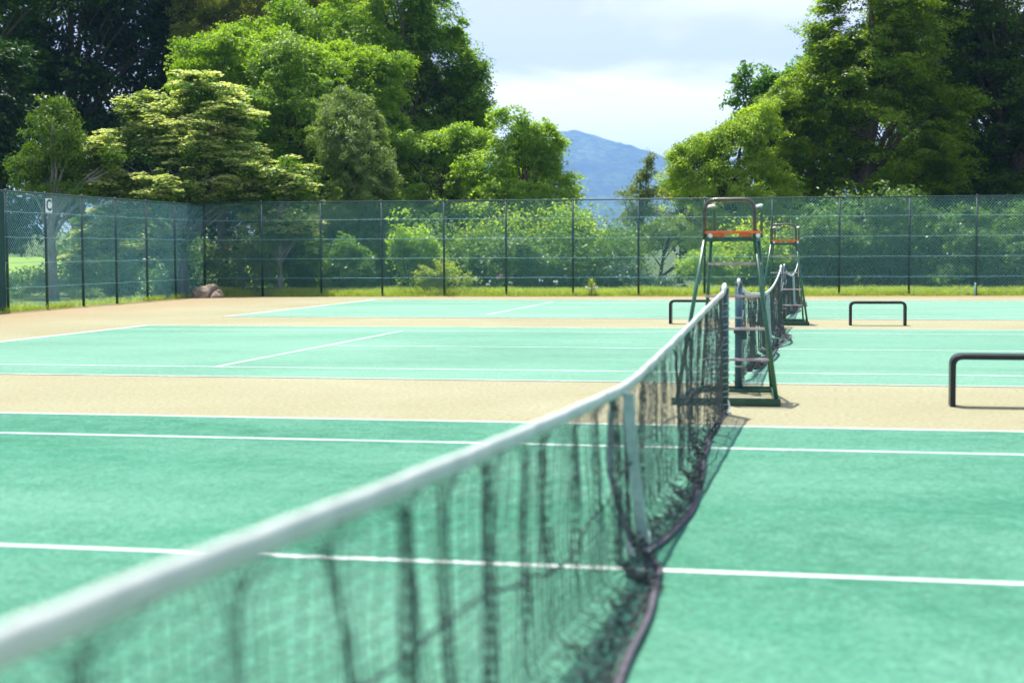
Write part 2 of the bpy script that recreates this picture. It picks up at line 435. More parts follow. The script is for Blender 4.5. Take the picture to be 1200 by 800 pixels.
def make_net(yc, tape_tab, bot_tab, seed, label, pull, folds, zwave, fold_line=True):
    rng = np.random.default_rng(seed)
    root = empty('tennis_net', (0, yc, 0)); tag(root, label, 'net', 'nets of the three courts')
    zt, xb = interp(tape_tab), interp(bot_tab)
    # headband: a folded tape over the cable, thick and rounded on top
    prof = [(-.003, -.046), (-.007, -.030), (-.012, -.013), (-.011, -.003), (-.005, .001), (.005, .001), (.010, -.004), (.011, -.016), (.008, -.031), (.003, -.046)]
    ys = np.linspace(-6.36, 6.36, 150); z = zt(ys); V, F = [], []
    for i, y in enumerate(ys):
        wob = .004 * math.sin(y * 9 + seed) + .003 * math.sin(y * 23.)
        for px, pz in prof: V.append((px * (1 + .06 * math.sin(y * 13)) + wob * .5, y, z[i] + pz + .001 * math.sin(y * 31 + px * 90)))
    n = len(prof)
    for i in range(len(ys) - 1):
        for k in range(n - 1): F.append((i * n + k, i * n + k + 1, (i + 1) * n + k + 1, (i + 1) * n + k))
        F.append((i * n + n - 1, i * n, (i + 1) * n, (i + 1) * n + n - 1))
    hb = mesh_np('headband', V, F, M['tape'], root, smooth=True)
    b = MB()
    for i in range(150):                                    # stitching row just above the lower edge
        pass
    # netting
    NS = int(12.7 * 1.08 / .036); s = np.linspace(-6.33, 6.33, NS)
    NK = 30; t = np.linspace(0, 1, NK)
    S_, T_ = np.meshgrid(s, t, indexing='ij')
    Y = S_.copy(); Xf = np.zeros_like(S_)
    c0 = []
    y = -6.2
    while y < 6.2:
        c0.append(y); y += rng.uniform(*folds)
    for c in c0:
        rad = rng.uniform(.11, .25); g = rng.uniform(.80, .99) * pull
        a1, a2, ph = rng.normal(0, .035), rng.normal(0, .05), rng.uniform(0, 6)
        cen = c + a1 * np.sin(T_ * 5 + ph) + a2 * T_
        top = rng.uniform(.02, .07)
        if rng.random() < .25: tend = rng.uniform(.45, .6)
        else: tend = 2
        st = np.clip(T_ / top, 0, 1) * np.clip((tend - T_) / .1, .15, 1)
        dd = Y - cen; k = g * st * np.exp(-(dd / rad) ** 4)
        Y = cen + dd * (1 - k)
        Xf += k * rng.normal(0, .016, (NS, 1)) * (.4 + T_)
        Xf += .012 * k * math.sin(ph)
    ztp = zt(Y) - .042
    zb = .018
    L = 1.10 - .05                                         # fabric from tape to band
    xbv = xb(Y)
    l = T_ * L
    hang = np.maximum(ztp - zb, .3)
    # straight down at first, then curving out to the band, the slack lying on the court
    slack = np.clip(l - (hang - .10), 0, None)
    q = np.clip(slack / np.maximum(L - hang + .10, .05), 0, 1)
    Z = np.where(l < hang - .10, ztp - l, zb + .10 * (1 - q) ** 2)
    bul = .018 * np.sin(Y * 2.1 + seed) * np.sin(T_ * math.pi)
    X = bul + Xf + xbv * np.clip(q, 0, 1) ** .8 + (.18 * xbv) * T_ ** 2.2 * (1 - q)
    pile = np.clip(q * (1 - q) * 4, 0, 1)
    rn = rng.normal(0, 1, (NS, NK)); rn = (rn + np.roll(rn, 1, 0) + np.roll(rn, 2, 0)) / 1.7
    Z += pile * np.abs(rn) * .022; X += pile * rn * .022
    Y = Y + pile * np.roll(rn, 5, 0) * .02
    Z += zwave * T_ ** 2 * (.5 + .5 * np.sin(Y * 1.9 + seed)) * np.clip(T_, 0, 1)
    X += .0016 * rng.normal(0, 1, X.shape); Z += .0016 * rng.normal(0, 1, X.shape)
    P = np.stack([X, Y, np.maximum(Z, .012)], 2)
    A = np.concatenate([P[:, :-1].reshape(-1, 3), P[:-1].reshape(-1, 3)])
    B = np.concatenate([P[:, 1:].reshape(-1, 3), P[1:].reshape(-1, 3)])
    V, F = segs(A, B, .0021)
    mesh_np('netting', V, F, M['net'], root)
    # bottom band
    ys = np.linspace(-6.3, 6.3, 220); V, F = [], []
    zz = .018 + zwave * (.5 + .5 * np.sin(ys * 1.9 + seed)) + .004 * np.abs(np.sin(ys * 3.3 + seed))
    xx = xb(ys) + .006 * np.sin(ys * 5)
    for i, y in enumerate(ys):
        tw = .25 * math.sin(y * 1.7 + seed) + .2
        for g, e in ((-1, 0), (0, .006), (1, 0), (0, -.006)):
            V.append((xx[i] + g * .020 * math.cos(tw), y, max(.012, zz[i] + abs(math.sin(tw)) * .02 + g * .020 * math.sin(tw) + e)))
    for i in range(len(ys) - 1):
        for k in range(4):
            k2 = (k + 1) % 4
            F.append((i * 4 + k, i * 4 + k2, (i + 1) * 4 + k2, (i + 1) * 4 + k))
    mesh_np('bottom_band', V, F, M['band'], root, smooth=True)
    if fold_line:  # thin dark tube drawn in as the fold shadow across the net
        b = MB(); tab = interp(fold_line)
        pts = [(.02 + .01 * math.sin(y * 7), y, float(tab(y)) + .006 * math.sin(y * 11)) for y in np.linspace(-6.3, 6.3, 120)]
        b.tube(pts, .0048, 6); b.build('fold_shadow_line', M['cord'], root)
    return root

TAPE1 = [(-6.4, 1.055), (-4.99, .988), (-4.5, .969), (-3.74, .935), (-3.1, .91), (-2.14, .876), (-.9, .838), (.1, .815), (1.4, .853), (2.9, .913), (4.7, .99), (6.4, 1.055)]
BOT1 = [(-6.4, .02), (-5, .14), (-3.2, .21), (-1.75, .225), (-1.2, .215), (-.44, .188), (0, .15), (.3, .06), (.55, .10), (1.0, .148), (2.1, .142), (3.5, .065), (4.65, .018), (6.4, .01)]
FOLD_LINE1 = [(-6.4, .62), (-4.5, .58), (-3.72, .563), (-3.17, .547), (-2.63, .494), (-1.52, .36), (-.86, .40), (.13, .46), (1.16, .485), (2.05, .455), (3.2, .50), (4.5, .56), (6.4, .66)]
net1 = make_net(YC[0], TAPE1, BOT1, 3, 'long white-taped tennis net in the foreground, running out of the photo at the lower left', 1.0, (.34, .62), 0, FOLD_LINE1)
TAPE2 = [(-6.4, 1.055), (-4.97, .947), (-2.67, .864), (.1, .80), (3.2, .855), (5, .95), (6.4, 1.055)]
BOT2 = [(-6.4, .0), (-5.6, -.03), (-4.8, .04), (-3.2, .10), (-1.4, .20), (.3, .15), (.9, .26), (2.1, .28), (4, .12), (6.4, .02)]
net2 = make_net(YC[1], TAPE2, BOT2, 11, 'crumpled tennis net of the middle court, between the two umpire chairs', 1.0, (.16, .34), .07,
                [(-6.4, .6), (-3, .45), (0, .38), (3, .46), (6.4, .62)])
net3 = make_net(YC[2], TAPE2, BOT2, 23, 'farthest tennis net, seen through the legs of the far umpire chair', 1.0, (.16, .34), .05,
                [(-6.4, .6), (-3, .45), (0, .38), (3, .46), (6.4, .62)])

def ribbon(name, pts, w, th, mat, parent, side=(0, 1, 0)):
    sd = Vector(side); b = MB(); n = len(pts); vs, fs = [], []
    for i, p in enumerate(pts):
        p = Vector(p); a = Vector(pts[max(i - 1, 0)]); c = Vector(pts[min(i + 1, n - 1)])
        t = (c - a).normalized(); s = (sd - t * sd.dot(t)).normalized(); m = t.cross(s)
        for u, v in ((-1, -1), (1, -1), (1, 1), (-1, 1)): vs.append(p + s * u * w / 2 + m * v * th / 2)
    for i in range(n - 1):
        for k in range(4):
            k2 = (k + 1) % 4; fs.append((i * 4 + k, i * 4 + k2, i * 4 + 4 + k2, i * 4 + 4 + k))
    fs += [(0, 1, 2, 3), tuple(reversed(range(4 * n - 4, 4 * n)))]
    b.add(vs, fs, False); return b.build(name, mat, parent)

for net, m1, sc in ((net1, 0, 1), (net2, 0, 1), (net3, 0, 1)):
    zt = .800 if net is not net1 else .812
    ribbon('centre_strap', [(.030, -.06, zt - .03), (.032, 0, zt * .74), (.036, .12, zt * .5), (.045, .22, zt * .25), (.055, .30, .055)], .05, .004, M['strap'], net, (1, 0, 0))
    ribbon('centre_strap', [(-.028, -.10, zt - .03), (-.070, .08, zt * .72), (-.085, .18, zt * .5), (-.04, .24, zt * .25), (.012, .27, .05)], .030, .004, M['strap2'], net, (1, 0, 0))
    b = MB(); b.box((.058, .30, .065), (.052, .018, .10), .006); b.build('strap_clip', M['white'], net)
    b = MB(); b.box((.000, .27, .055), (.048, .018, .085), .006); b.build('strap_clip', M['white'], net)
    b = MB(); b.tube(round_path([(.055, .31, .03), (.04, .30, -.01), (.012, .28, .03)], .01), .006, 6); b.build('anchor_hook', M['post'], net)

def net_post(y, mat, label, laced, facing):
    """facing: +1 when the net runs to +Y from this post"""
    root = empty('net_post', (0, y, 0)); tag(root, label, 'net post', 'net posts of the three courts')
    b = MB(); b.tube([(0, 0, 0), (0, 0, 1.045)], .036, 16); b.build('post_tube', mat, root)
    b = MB(); b.tube([(0, 0, 1.045), (0, 0, 1.058), (0, 0, 1.072), (0, 0, 1.078)], [.036, .040, .030, .010], 16); b.build('post_cap', mat, root)
    b = MB(); b.tube([(0, 0, .0), (0, 0, .012)], .06, 16); b.build('ground_sleeve', M['post'], root)
    if laced:
        b = MB(); pts = []
        for i in range(17 * 12 + 1):
            a = i / 12 * 2 * math.pi
            rr = .040 + .010 * max(0, math.cos(a))
            pts.append((rr * math.sin(a), facing * .0 + rr * math.cos(a) * facing, .03 + i / (17 * 12) * .96 + .006 * math.sin(i * .31)))
        b.tube(pts, .0045, 5); b.build('lacing_cord', M['rope'], root)
        b = MB(); b.tube([(.035, facing * .03, .12), (.05, facing * .06, .07), (.03, facing * .09, .02), (.06, facing * .14, .012)], .007, 6)
        b.tube([(-.03, facing * .04, .10), (-.045, facing * .05, .05), (-.02, facing * .1, .02)], .007, 6); b.build('loose_cord', M['white'], root)
    else:
        b = MB(); b.box((0, facing * .0, .60), (.09, .10, .06), .008); b.box((.05, 0, .56), (.06, .05, .09), .008); b.build('crank_box', M['post'], root)
        b = MB(); b.tube([(0, 0, .245), (0, 0, .262)], .039, 16); b.build('clamp_ring', M['strap'], root)
        b = MB(); b.tube([(0, 0, .72), (0, 0, .735)], .039, 16); b.build('clamp_ring', M['strap'], root)
        b = MB(); b.tube([(.0, facing * .04, 1.05), (.01, facing * .055, .85), (.0, facing * .045, .62)], .009, 6)
        b.tube([(.045, facing * .04, .80), (.02, facing * .05, .66), (-.02, facing * .045, .62)], .006, 6); b.build('tension_cord', M['white'], root)
    # end of the cable and tape, drawn up over the post head
    b = MB(); b.tube([(0, facing * .16, 1.030), (0, facing * .06, 1.066), (0, facing * .0, 1.094), (0, -facing * .04, 1.07), (0, -facing * .05, 1.02)], [.022, .023, .018, .013, .006], 8); b.build('tape_end', M['tape'], root)

net_post(YC[0] - 6.4, M['post'], 'dark net post at the near end of the foreground net, beside the camera', True, 1)
net_post(YC[0] + 6.4, M['post'], 'dark net post wound with cord, standing in front of the near umpire chair', True, -1)
net_post(YC[1] - 6.4, M['postblue'], 'dark blue net post with a crank box, behind the rungs of the near umpire chair', False, 1)
net_post(YC[1] + 6.4, M['post'], 'net post in front of the far umpire chair, where the crumpled net ends', False, -1)
net_post(YC[2] - 6.4, M['post'], 'near post of the farthest net, just behind the far umpire chair', False, 1)
net_post(YC[2] + 6.4, M['post'], 'farthest net post, small against the back fence', False, -1)

# ------------------------------------------------------------------ umpire chairs
def make_chair():
    O = Vector((-.03, 7.75, 0)); root = empty('umpire_chair', O)
    def part(name, mat, fn):
        b = MB(O); fn(b); return b.build(name, mat, root)
    nl, nr = (-.262, 7.55, 1.49), (.192, 7.55, 1.49)            # seat frame corners
    fl, fr = (-.236, 8.0, 1.49), (.208, 8.0, 1.49)
    bnl, bnr = (-.470, 7.13, .06), (.412, 7.13, .06)
    bfl, bfr = (-.352, 8.44, .06), (.316, 8.44, .06)
    for a, c in ((nl, bnl), (nr, bnr)):
        part('leg', M['chair_green'], lambda b: b.tube([a, tuple(Vector(a).lerp(Vector(c), .5)), c], .019, 10))
    for a, c in ((fl, bfl), (fr, bfr)):
        part('leg', M['chair_green'], lambda b: b.tube([a, tuple(Vector(a).lerp(Vector(c), .5)), c], .017, 10))
    def base(b):
        b.box((-.033, 7.10, .035), (.965, .050, .064), .005)
        b.box((-.030, 7.20, .030), (.86, .030, .030), .004)
        b.box((-.020, 8.45, .030), (.72, .045, .056), .005)
        b.box((-.020, 8.28, .025), (.70, .030, .030), .004)
        for x0, x1 in ((-.49, -.365), (.425, .328)):
            A_, B_ = Vector((x0, 7.128, .035)), Vector((x1, 8.425, .035)); d = B_ - A_
            b.box(tuple((A_ + B_) / 2), (.045, d.length, .05), .005, Matrix.Rotation(math.atan2(-d.x, d.y), 3, 'Z'))
    part('base_frame', M['chair_dark'], base)
    for z in (.325, .628, .944, 1.255):
        t = (1.49 - z) / 1.43
        L_ = Vector(fl).lerp(Vector(bfl), t); R_ = Vector(fr).lerp(Vector(bfr), t)
        part('rung', M['rung'], lambda b: b.box(tuple((L_ + R_) / 2 + Vector((0, -.03, 0))), ((R_ - L_).length + .03, .055, .024), .006))
    def sf(b):
        b.box((-.035, 7.55, 1.484), (.492, .040, .040), .005); b.box((-.014, 8.0, 1.484), (.475, .035, .035), .005)
        for x0, x1 in ((-.262, -.236), (.192, .208)):
            A_, B_ = Vector((x0, 7.573, 1.484)), Vector((x1, 7.98, 1.484)); d = B_ - A_
            b.box(tuple((A_ + B_) / 2), (.035, d.length, .035), .005, Matrix.Rotation(math.atan2(-d.x, d.y), 3, 'Z'))
    part('seat_frame', M['chair_dark'], sf)
    def seat(b):
        for i in range(4): b.box((-.008, 7.575 + i * .112, 1.548), (.500, .100, .024), .006)
        for x in (-.15, .10): b.box((x, 7.745, 1.520), (.10, .40, .030), .004)
    part('seat', M['orange'], seat)
    for x in (-.206, .226):
        part('seat_bolt', M['white'], lambda b: b.tube([(x, 7.50, 1.516), (x, 7.528, 1.516)], .020, 12))
    part('back_rail', M['loop'], lambda b: b.tube(round_path([nl, (-.262, 7.55, 1.845), (.192, 7.55, 1.845), nr], .11, 8), .018, 10))
    for x0, x1 in ((-.262, -.205), (.192, .236)):
        arm = part('armrest', M['chair_green'], lambda b: b.tube(round_path([(x0, 7.56, 1.755), (x1, 7.97, 1.790), (x1, 7.97, 1.50)], .05, 5), .014, 8))
        b = MB(O); A_, B_ = Vector((x0, 7.60, 1.778)), Vector((x1, 7.93, 1.806)); d = B_ - A_
        b.box(tuple((A_ + B_) / 2), (.036, d.length, .018), .006, Matrix.Rotation(math.atan2(-d.x, d.y), 3, 'Z') @ Matrix.Rotation(.083, 3, 'X')); b.build('arm_highlight', M['white'], arm)  # white strip added as the sunlit highlight on the armrest paint
    return root
GC = 'green umpire chairs between the courts'
chair = make_chair()
tag(chair, 'green metal umpire chair with an orange seat, the nearer and larger of the two', 'umpire chair', GC)
def copy_tree(o, parent=None):
    c = o.copy(); COL.objects.link(c)
    if parent is not None: c.parent = parent
    for ch in list(o.children): copy_tree(ch, c)
    return c
c2 = copy_tree(chair); c2.location.y += 14.53; c2.location.x += .05
tag(c2, 'green metal umpire chair with an orange seat, the smaller one farther away')

# ------------------------------------------------------------------ low black rails
def make_bench(x0, y0, x1, y1, h, label):
    root = empty('arch_bench', ((x0 + x1) / 2, (y0 + y1) / 2, 0), math.atan2(y1 - y0, x1 - x0)); tag(root, label, 'bench', 'low black arched benches beside the courts')
    hw = math.hypot(x1 - x0, y1 - y0) / 2; t, dp = .046, .24
    def band(name, pts, w0, w1):
        # a bent band: rounded-edge section swept along the arch
        P = [Vector(p) for p in pts]; vs, fs = [], []; n = len(P)
        sec = [(-t/2+.008, w0), (t/2-.008, w0), (t/2, w0+.008), (t/2, w1-.008), (t/2-.008, w1), (-t/2+.008, w1), (-t/2, w1-.008), (-t/2, w0+.008)]; m = len(sec)
        for i, p in enumerate(P):
            a = P[max(i-1, 0)]; c = P[min(i+1, n-1)]; d = (c - a).normalized(); nn = Vector((-d.z, 0, d.x))
            for u, v in sec: vs.append(p + nn * u + Vector((0, v, 0)))
        for i in range(n - 1):
            for k in range(m):
                k2 = (k + 1) % m; fs.append((i*m+k, i*m+k2, (i+1)*m+k2, (i+1)*m+k))
        fs += [tuple(range(m)), tuple(reversed(range((n-1)*m, n*m)))]
        b = MB(); b.add(vs, fs, False); return b.build(name, M['black'], root)
    z0 = h - .11
    top = [p for p in round_path([(-hw, 0, .0), (-hw, 0, h), (hw, 0, h), (hw, 0, .0)], .085, 9) if True]
    arch = band('seat', top[1:-1], 0, dp)
    for p, q in ((top[0], top[1]), (top[-2], top[-1])): band('leg', [p, q], 0.001, dp - .001)
    return root
make_bench(1.935, 7.29, 2.87, 7.29, .440, 'low black arched bench cut by the right edge of the photo')
make_bench(1.235, 21.70, 2.20, 21.74, .415, 'low black arched bench standing right of the far umpire chair')
make_bench(-2.07, 21.98, -1.13, 21.98, .43, 'low black arched bench half hidden behind the near umpire chair')

# ------------------------------------------------------------------ fences
FH = 2.93
def fence(name, A, B, posts, label, rail_z, hgt=FH):
    d = (B - A); L = d.length; ang = math.atan2(d.y, d.x)
    root = empty(name, A, ang); tag(root, label, 'fence')
    for s in posts:
        b = MB(); b.tube([(s, 0, -.05), (s, 0, hgt)], .034, 12); b.tube([(s, 0, hgt), (s, 0, hgt + .02), (s, 0, hgt + .035)], [.036, .034, .012], 12)
        b.build('fence_post', M['fpost'], root)
    b = MB(); b.tube([(0, -.03, hgt - .02), (L, -.03, hgt - .02)], .021, 8); b.build('top_rail', M['fpost'], root)
    for z in rail_z:
        b = MB(); b.tube([(L * i / 60, -.045 + .003 * math.sin(i * 2.3), z + .006 * math.sin(i * 1.7 + z * 9)) for i in range(61)], .0065, 5); b.build('cross_rail', M['rail'], root)
    p = .094; A_, B_ = [], []
    for sgn in (1, -1):
        c = np.arange(-hgt, L + hgt, p) if sgn > 0 else np.arange(0, L + hgt, p)
        h0 = .03; h1 = hgt - .03
        if sgn > 0: xa, xb_ = c + h0, c + h1
        else: xa, xb_ = c - h0, c - h1
        za, zb = np.full_like(c, h0), np.full_like(c, h1)
        # clip to 0..L
        def clip(xa, za, xb_, zb):
            out = []
            for a, b2, e, f in zip(xa, za, xb_, zb):
                if max(a, e) < 0 or min(a, e) > L: continue
                t0, t1 = 0., 1.
                dx = e - a
                for lim, sg in ((0, 1), (L, -1)):
                    ta = (lim - a) / dx
                    if (a - lim) * sg < 0: t0 = max(t0, ta)
                    if (e - lim) * sg < 0: t1 = min(t1, ta)
                if t1 <= t0: continue
                out.append((a + dx * t0, b2 + (f - b2) * t0, a + dx * t1, b2 + (f - b2) * t1))
            return np.array(out)
        q = clip(xa, za, xb_, zb)
        yy = .004 * sgn + .032
        # several short pieces per wire, with a slight slack wave
        K = 8
        tt = np.linspace(0, 1, K + 1)
        X = q[:, 0:1] + (q[:, 2:3] - q[:, 0:1]) * tt; Z = q[:, 1:2] + (q[:, 3:4] - q[:, 1:2]) * tt
        YY = yy + .012 * np.sin(X * 1.7 + Z * 1.1) + .006 * np.sin(X * 5.1 - Z * 3)
        Pn = np.stack([X, YY, Z], 2)
        A_.append(Pn[:, :-1].reshape(-1, 3)); B_.append(Pn[:, 1:].reshape(-1, 3))
    V, F = segs(np.concatenate(A_), np.concatenate(B_), .0029)
    mesh_np('wire_mesh', V, F, M['wire'], root)
    return root
dB = (FB1 - FB0).normalized()
bx = [-18.34, -16.49, -14.62, -12.70, -10.76, -8.84, -6.80, -4.82, -2.84, -.85, 1.12, 3.14, 5.06, 7.05, 9.05, 11.05, 13.05]
RZ = [.56, 1.16, 1.76, 2.36]
fence('chain_link_fence', FB0, FB1, [(x - FB0.x) / dB.x for x in bx], 'tall green chain-link fence closing the far side of the courts', RZ)
dS = (FS1 - FS0).normalized()
sy = [15.1, 17.0, 18.9, 20.8, 22.6, 24.4, 26.15, 28.05, 30.0, 31.98, 33.97, 35.97]
side = fence('chain_link_fence', FS0, FS1, [(y - FS0.y) / dS.y for y in sy], 'green chain-link side fence at the left, carrying the C sign', RZ, FH - .07)
# solid windscreen on the near bays of the side fence
b = MB(); L = (25.92 - 15.1) / dS.y
nseg = 60; vs, fs = [], []
for i in range(nseg + 1):
    s = .1 + L * i / nseg; off = -.075 - .006 * math.sin(i * 1.9)
    vs += [(s, off, .04), (s, off, FH - .12), (s, off - .004, FH - .12), (s, off - .004, .04)]
for i in range(nseg):
    for k in range(4):
        k2 = (k + 1) % 4; fs.append((i * 4 + k, i * 4 + k2, i * 4 + 4 + k2, i * 4 + 4 + k))
b.add(vs, fs, False); b.build('windscreen', M['screen'], side)

# sign with the court letter
sg = empty('court_sign', (-18.06, 28.05, 2.55)); sg.rotation_euler = (0, 0, R(90 + 1))
tag(sg, 'pale square plate with a dark letter C near the top of the side fence', 'sign')
b = MB(); b.box((0, 0, 0), (.32, .012, .35), .004); b.build('sign_plate', M['plate'], sg)
cu = bpy.data.curves.new('letter', 'FONT'); cu.body = 'C'; cu.size = .38; cu.align_x = 'CENTER'; cu.align_y = 'CENTER'; cu.extrude = .002; cu.offset = .010
to = bpy.data.objects.new('letter', cu); COL.objects.link(to)
dg = bpy.context.evaluated_depsgraph_get(); me = bpy.data.meshes.new_from_object(to.evaluated_get(dg))
COL.objects.unlink(to); bpy.data.objects.remove(to); bpy.data.curves.remove(cu)
me.materials.clear(); me.materials.append(M['letter']); lo = link(bpy.data.objects.new('letter', me), sg)
lo.rotation_euler = (R(90), 0, 0); lo.location = (0, -.0085, 0)

# ------------------------------------------------------------------ foliage
def unit(a): return a / np.maximum(np.linalg.norm(a, axis=-1, keepdims=True), 1e-9)

def leaves(rng, cent, nrm, tan, L, W_):
    """pointed four-cornered leaves"""
    t = unit(tan - nrm * (tan * nrm).sum(1, keepdims=True)); b = np.cross(nrm, t)
    L = L[:, None]; W_ = W_[:, None]
    V = np.stack([cent - t * L * .5, cent + b * W_ * .5 - t * L * .06, cent + t * L * .5, cent - b * W_ * .5 - t * L * .06], 1)
    m = len(cent); F = np.arange(m * 4).reshape(m, 4)
    return V.reshape(-1, 3), F

#        leaf len, width, clump r, flat, lai, up, droop, shell, clump gap
STY = dict(
    dark=(.26, .13, .85, .55, 3.0, .7, .3), darklayer=(.15, .08, .55, .30, 4.0, 1.2, .2),
    conif=(.12, .05, .36, .8, 4.2, .3, -.6), dogwood=(.12, .07, .45, .5, 4.2, 1.2, .2),
    bright=(.125, .075, .50, .50, 4.2, .8, .3), pine=(.22, .045, .60, .5, 5.0, .6, -.1),
    olive=(.14, .036, .30, .75, 5.0, .4, -.1), green=(.135, .08, .55, .48, 4.2, .8, .3),
    pale=(.11, .068, .42, .45, 4.4, .8, .3), spruce=(.16, .04, .28, .40, 4.0, .5, -.1),
    olivebroad=(.13, .06, .42, .5, 2.6, .6, .3), fine=(.10, .055, .40, .5, 4.4, .7, .3),
    deep=(.17, .11, .45, .5, 4.2, .7, .4), layer=(.14, .062, .60, .34, 4.8, 1.3, .1),
    layerdark=(.15, .07, .65, .34, 4.2, 1.2, .1), scrub=(.11, .055, .36, .55, 2.6, .6, .3),
    shade=(.13, .07, .42, .5, 3.4, .7, .3), yellow=(.09, .05, .25, .6, 4, .6, .3), bluish=(.11, .05, .25, .6, 3.4, .6, .3))
BARK = dict(pine='barkred', conif='barkgrey', dogwood='barkgrey', layerdark='bark')

def make_tree(k, T):
    rng = np.random.default_rng(100 + k)
    bx_, by_ = T['base']; gz = float(H(bx_, by_)); kind = T['kind']
    root = empty(T['name'], (bx_, by_, gz)); tag(root, T['label'], T['cat'], T['group'])
    L0, W0, cr0, flat, lai, up, droop = STY[kind]; cr0 *= .78
    O = np.array([bx_, by_, gz])
    C_, Nn, Tn, Ls, Ws, Ti, Q = [], [], [], [], [], [], []
    clumps = []
    allb = []
    for (cx, cy, cz, rx, rz) in T['blobs']:
        if kind in ('spruce', 'bluish', 'yellow') or rx < .4: allb.append((cx, cy, cz, rx, rz)); continue
        allb.append((cx, cy, cz, rx * .84, rz * .84))
        for _ in range(8):
            dv = unit(rng.normal(size=3)); f_ = rng.uniform(.18, .42)
            allb.append((cx + dv[0] * rx * .75, cy + dv[1] * rx * .7, cz + dv[2] * rz * .75, rx * f_, rz * f_))
    for (cx, cy, cz, rx, rz) in allb:
        c = np.array([cx, cy, cz]); ry = rx * .95
        area = math.pi * rx * rz
        ncl = max(6, int(3.6 * area / (cr0 * cr0 * max(flat, .35) * 1.2)))
        d = unit(rng.normal(size=(ncl, 3))); rad = rng.random(ncl) ** .5 * rng.uniform(.72, 1.26, ncl)
        cc = c + d * rad[:, None] * np.array([rx, ry, rz])
        wob = np.array([[mnoise.noise(Vector(q) * .33 + Vector((k, a_ * 17., 0))) for a_ in range(3)] for q in cc]); cc = cc + wob * np.array([1, 1, .7]) * min(max(rx, 1.1), 2.2) * .8
        keep = cc[:, 2] > gz + .12
        # gaps where a smooth noise field is low
        nz = np.array([mnoise.noise(Vector(q / (cr0 * 2.6)) + Vector((k, 0, 0))) for q in cc])
        keep &= nz > (-.17 if kind not in ('layer', 'darklayer', 'scrub', 'olivebroad') else -.10)
        cc, d = cc[keep], d[keep]
        nleaf = int(1.2 * lai * area / (L0 * W0 * .5)); per = max(8, int(nleaf / max(len(cc), 1)))
        for q, dd in zip(cc, d):
            cr = cr0 * rng.uniform(.6, 1.35); m = int(per * rng.uniform(.6, 1.4))
            e = unit(rng.normal(size=(m, 3))); rr = rng.random(m) ** .45; up_h = rng.random(m) < .7; e[:, 2] = np.where(up_h, np.abs(e[:, 2]), e[:, 2])
            off = e * rr[:, None] * cr * np.array([rng.uniform(.7, 1.2), rng.uniform(.7, 1.2), flat * rng.uniform(.7, 1.5)]); tx, ty = rng.normal(0, .22, 2); off[:, 2] += off[:, 0] * tx + off[:, 1] * ty
            # sprays arch away from the trunk and droop at the tip
            out = np.array([q[0] - bx_, q[1] - by_, 0]); out = out / max(np.linalg.norm(out), .3)
            al = (off[:, :2] @ out[:2]); off[:, 2] -= .18 * np.abs(al) * (al > 0) + (.12 if 'layer' in kind else .25 if kind == 'dogwood' else .16) * cr * (off[:, 0] ** 2 + off[:, 1] ** 2) / (cr * cr)
            p = q + off
            n_ = unit(np.array([0, 0, up]) + out * .35 + dd * .25 + rng.normal(size=(m, 3)) * .55)
            t_ = unit(out * .6 + rng.normal(size=(m, 3)) * .7 + np.array([0, 0, -droop]))
            C_.append(p); Nn.append(n_); Tn.append(t_)
            Ls.append(L0 * rng.uniform(.6, 1.3, m)); Ws.append(W0 * rng.uniform(.65, 1.25, m))
            Ti.append(np.clip(rng.uniform(.1, .9) * .65 + rng.random(m) * .35, 0, 1))
            clumps.append((q, cr, dd))
    cent = np.concatenate(C_); V, F = leaves(rng, cent - O, np.concatenate(Nn), np.concatenate(Tn), np.concatenate(Ls), np.concatenate(Ws))
    keep = (V.reshape(-1, 4, 3)[:, :, 2].min(1) > .02)
    # nothing grows through the fences
    wx = cent[:, 0]; wy = cent[:, 1]
    lim_y = FB0.y + (wx - FB0.x) * (dB.y / dB.x) + .30
    keep &= ~((wx > -18.6) & (wy < lim_y)) & ~((wx > -18.55) & (wy < 38.3))
    Vk = V.reshape(-1, 4, 3)[keep].reshape(-1, 3); n = int(keep.sum())
    crown = mesh_np('crown', Vk, np.arange(n * 4).reshape(n, 4), LEAF[kind], root, tint=np.concatenate(Ti)[keep])
    if kind == 'dogwood':
        P, NN, TT, LL, WW, TI = [], [], [], [], [], []
        patchy = rng.uniform(0, 50)
        for q, cr, dd in clumps:
            if mnoise.noise(Vector(q) * .9 + Vector((patchy, 0, 0))) < rng.uniform(-.35, .15): continue
            m = int(rng.uniform(20, 60)); a = rng.uniform(0, 6.283, m); r_ = cr * 1.05 * rng.random(m) ** .5
            base = np.stack([q[0] + r_ * np.cos(a), q[1] + r_ * np.sin(a), q[2] + cr * flat * (1.05 - .5 * (r_ / cr) ** 2) + rng.normal(0, .02, m)], 1)
            tone = rng.uniform(0, .8)
            for j in range(4):                      # four bracts to each flower
                an = rng.uniform(0, .5, m) + j * math.pi / 2
                tv = np.stack([np.cos(an), np.sin(an), np.full(m, .15)], 1)
                P.append(base + tv * .035); TT.append(tv); NN.append(unit(np.array([0, 0, 1.]) + rng.normal(size=(m, 3)) * .25))
                LL.append(np.full(m, .075)); WW.append(np.full(m, .05)); TI.append(np.clip(tone + rng.random(m) * .3, 0, 1))
        P = np.concatenate(P)
        ok = ~((P[:, 0] > -18.6) & (P[:, 1] < FB0.y + (P[:, 0] - FB0.x) * (dB.y / dB.x) + .3))
        V, F = leaves(rng, P[ok] - O, np.concatenate(NN)[ok], np.concatenate(TT)[ok], np.concatenate(LL)[ok], np.concatenate(WW)[ok])
        mesh_np('blossom', V, F, LEAF['bract'], root, tint=np.concatenate(TI)[ok])
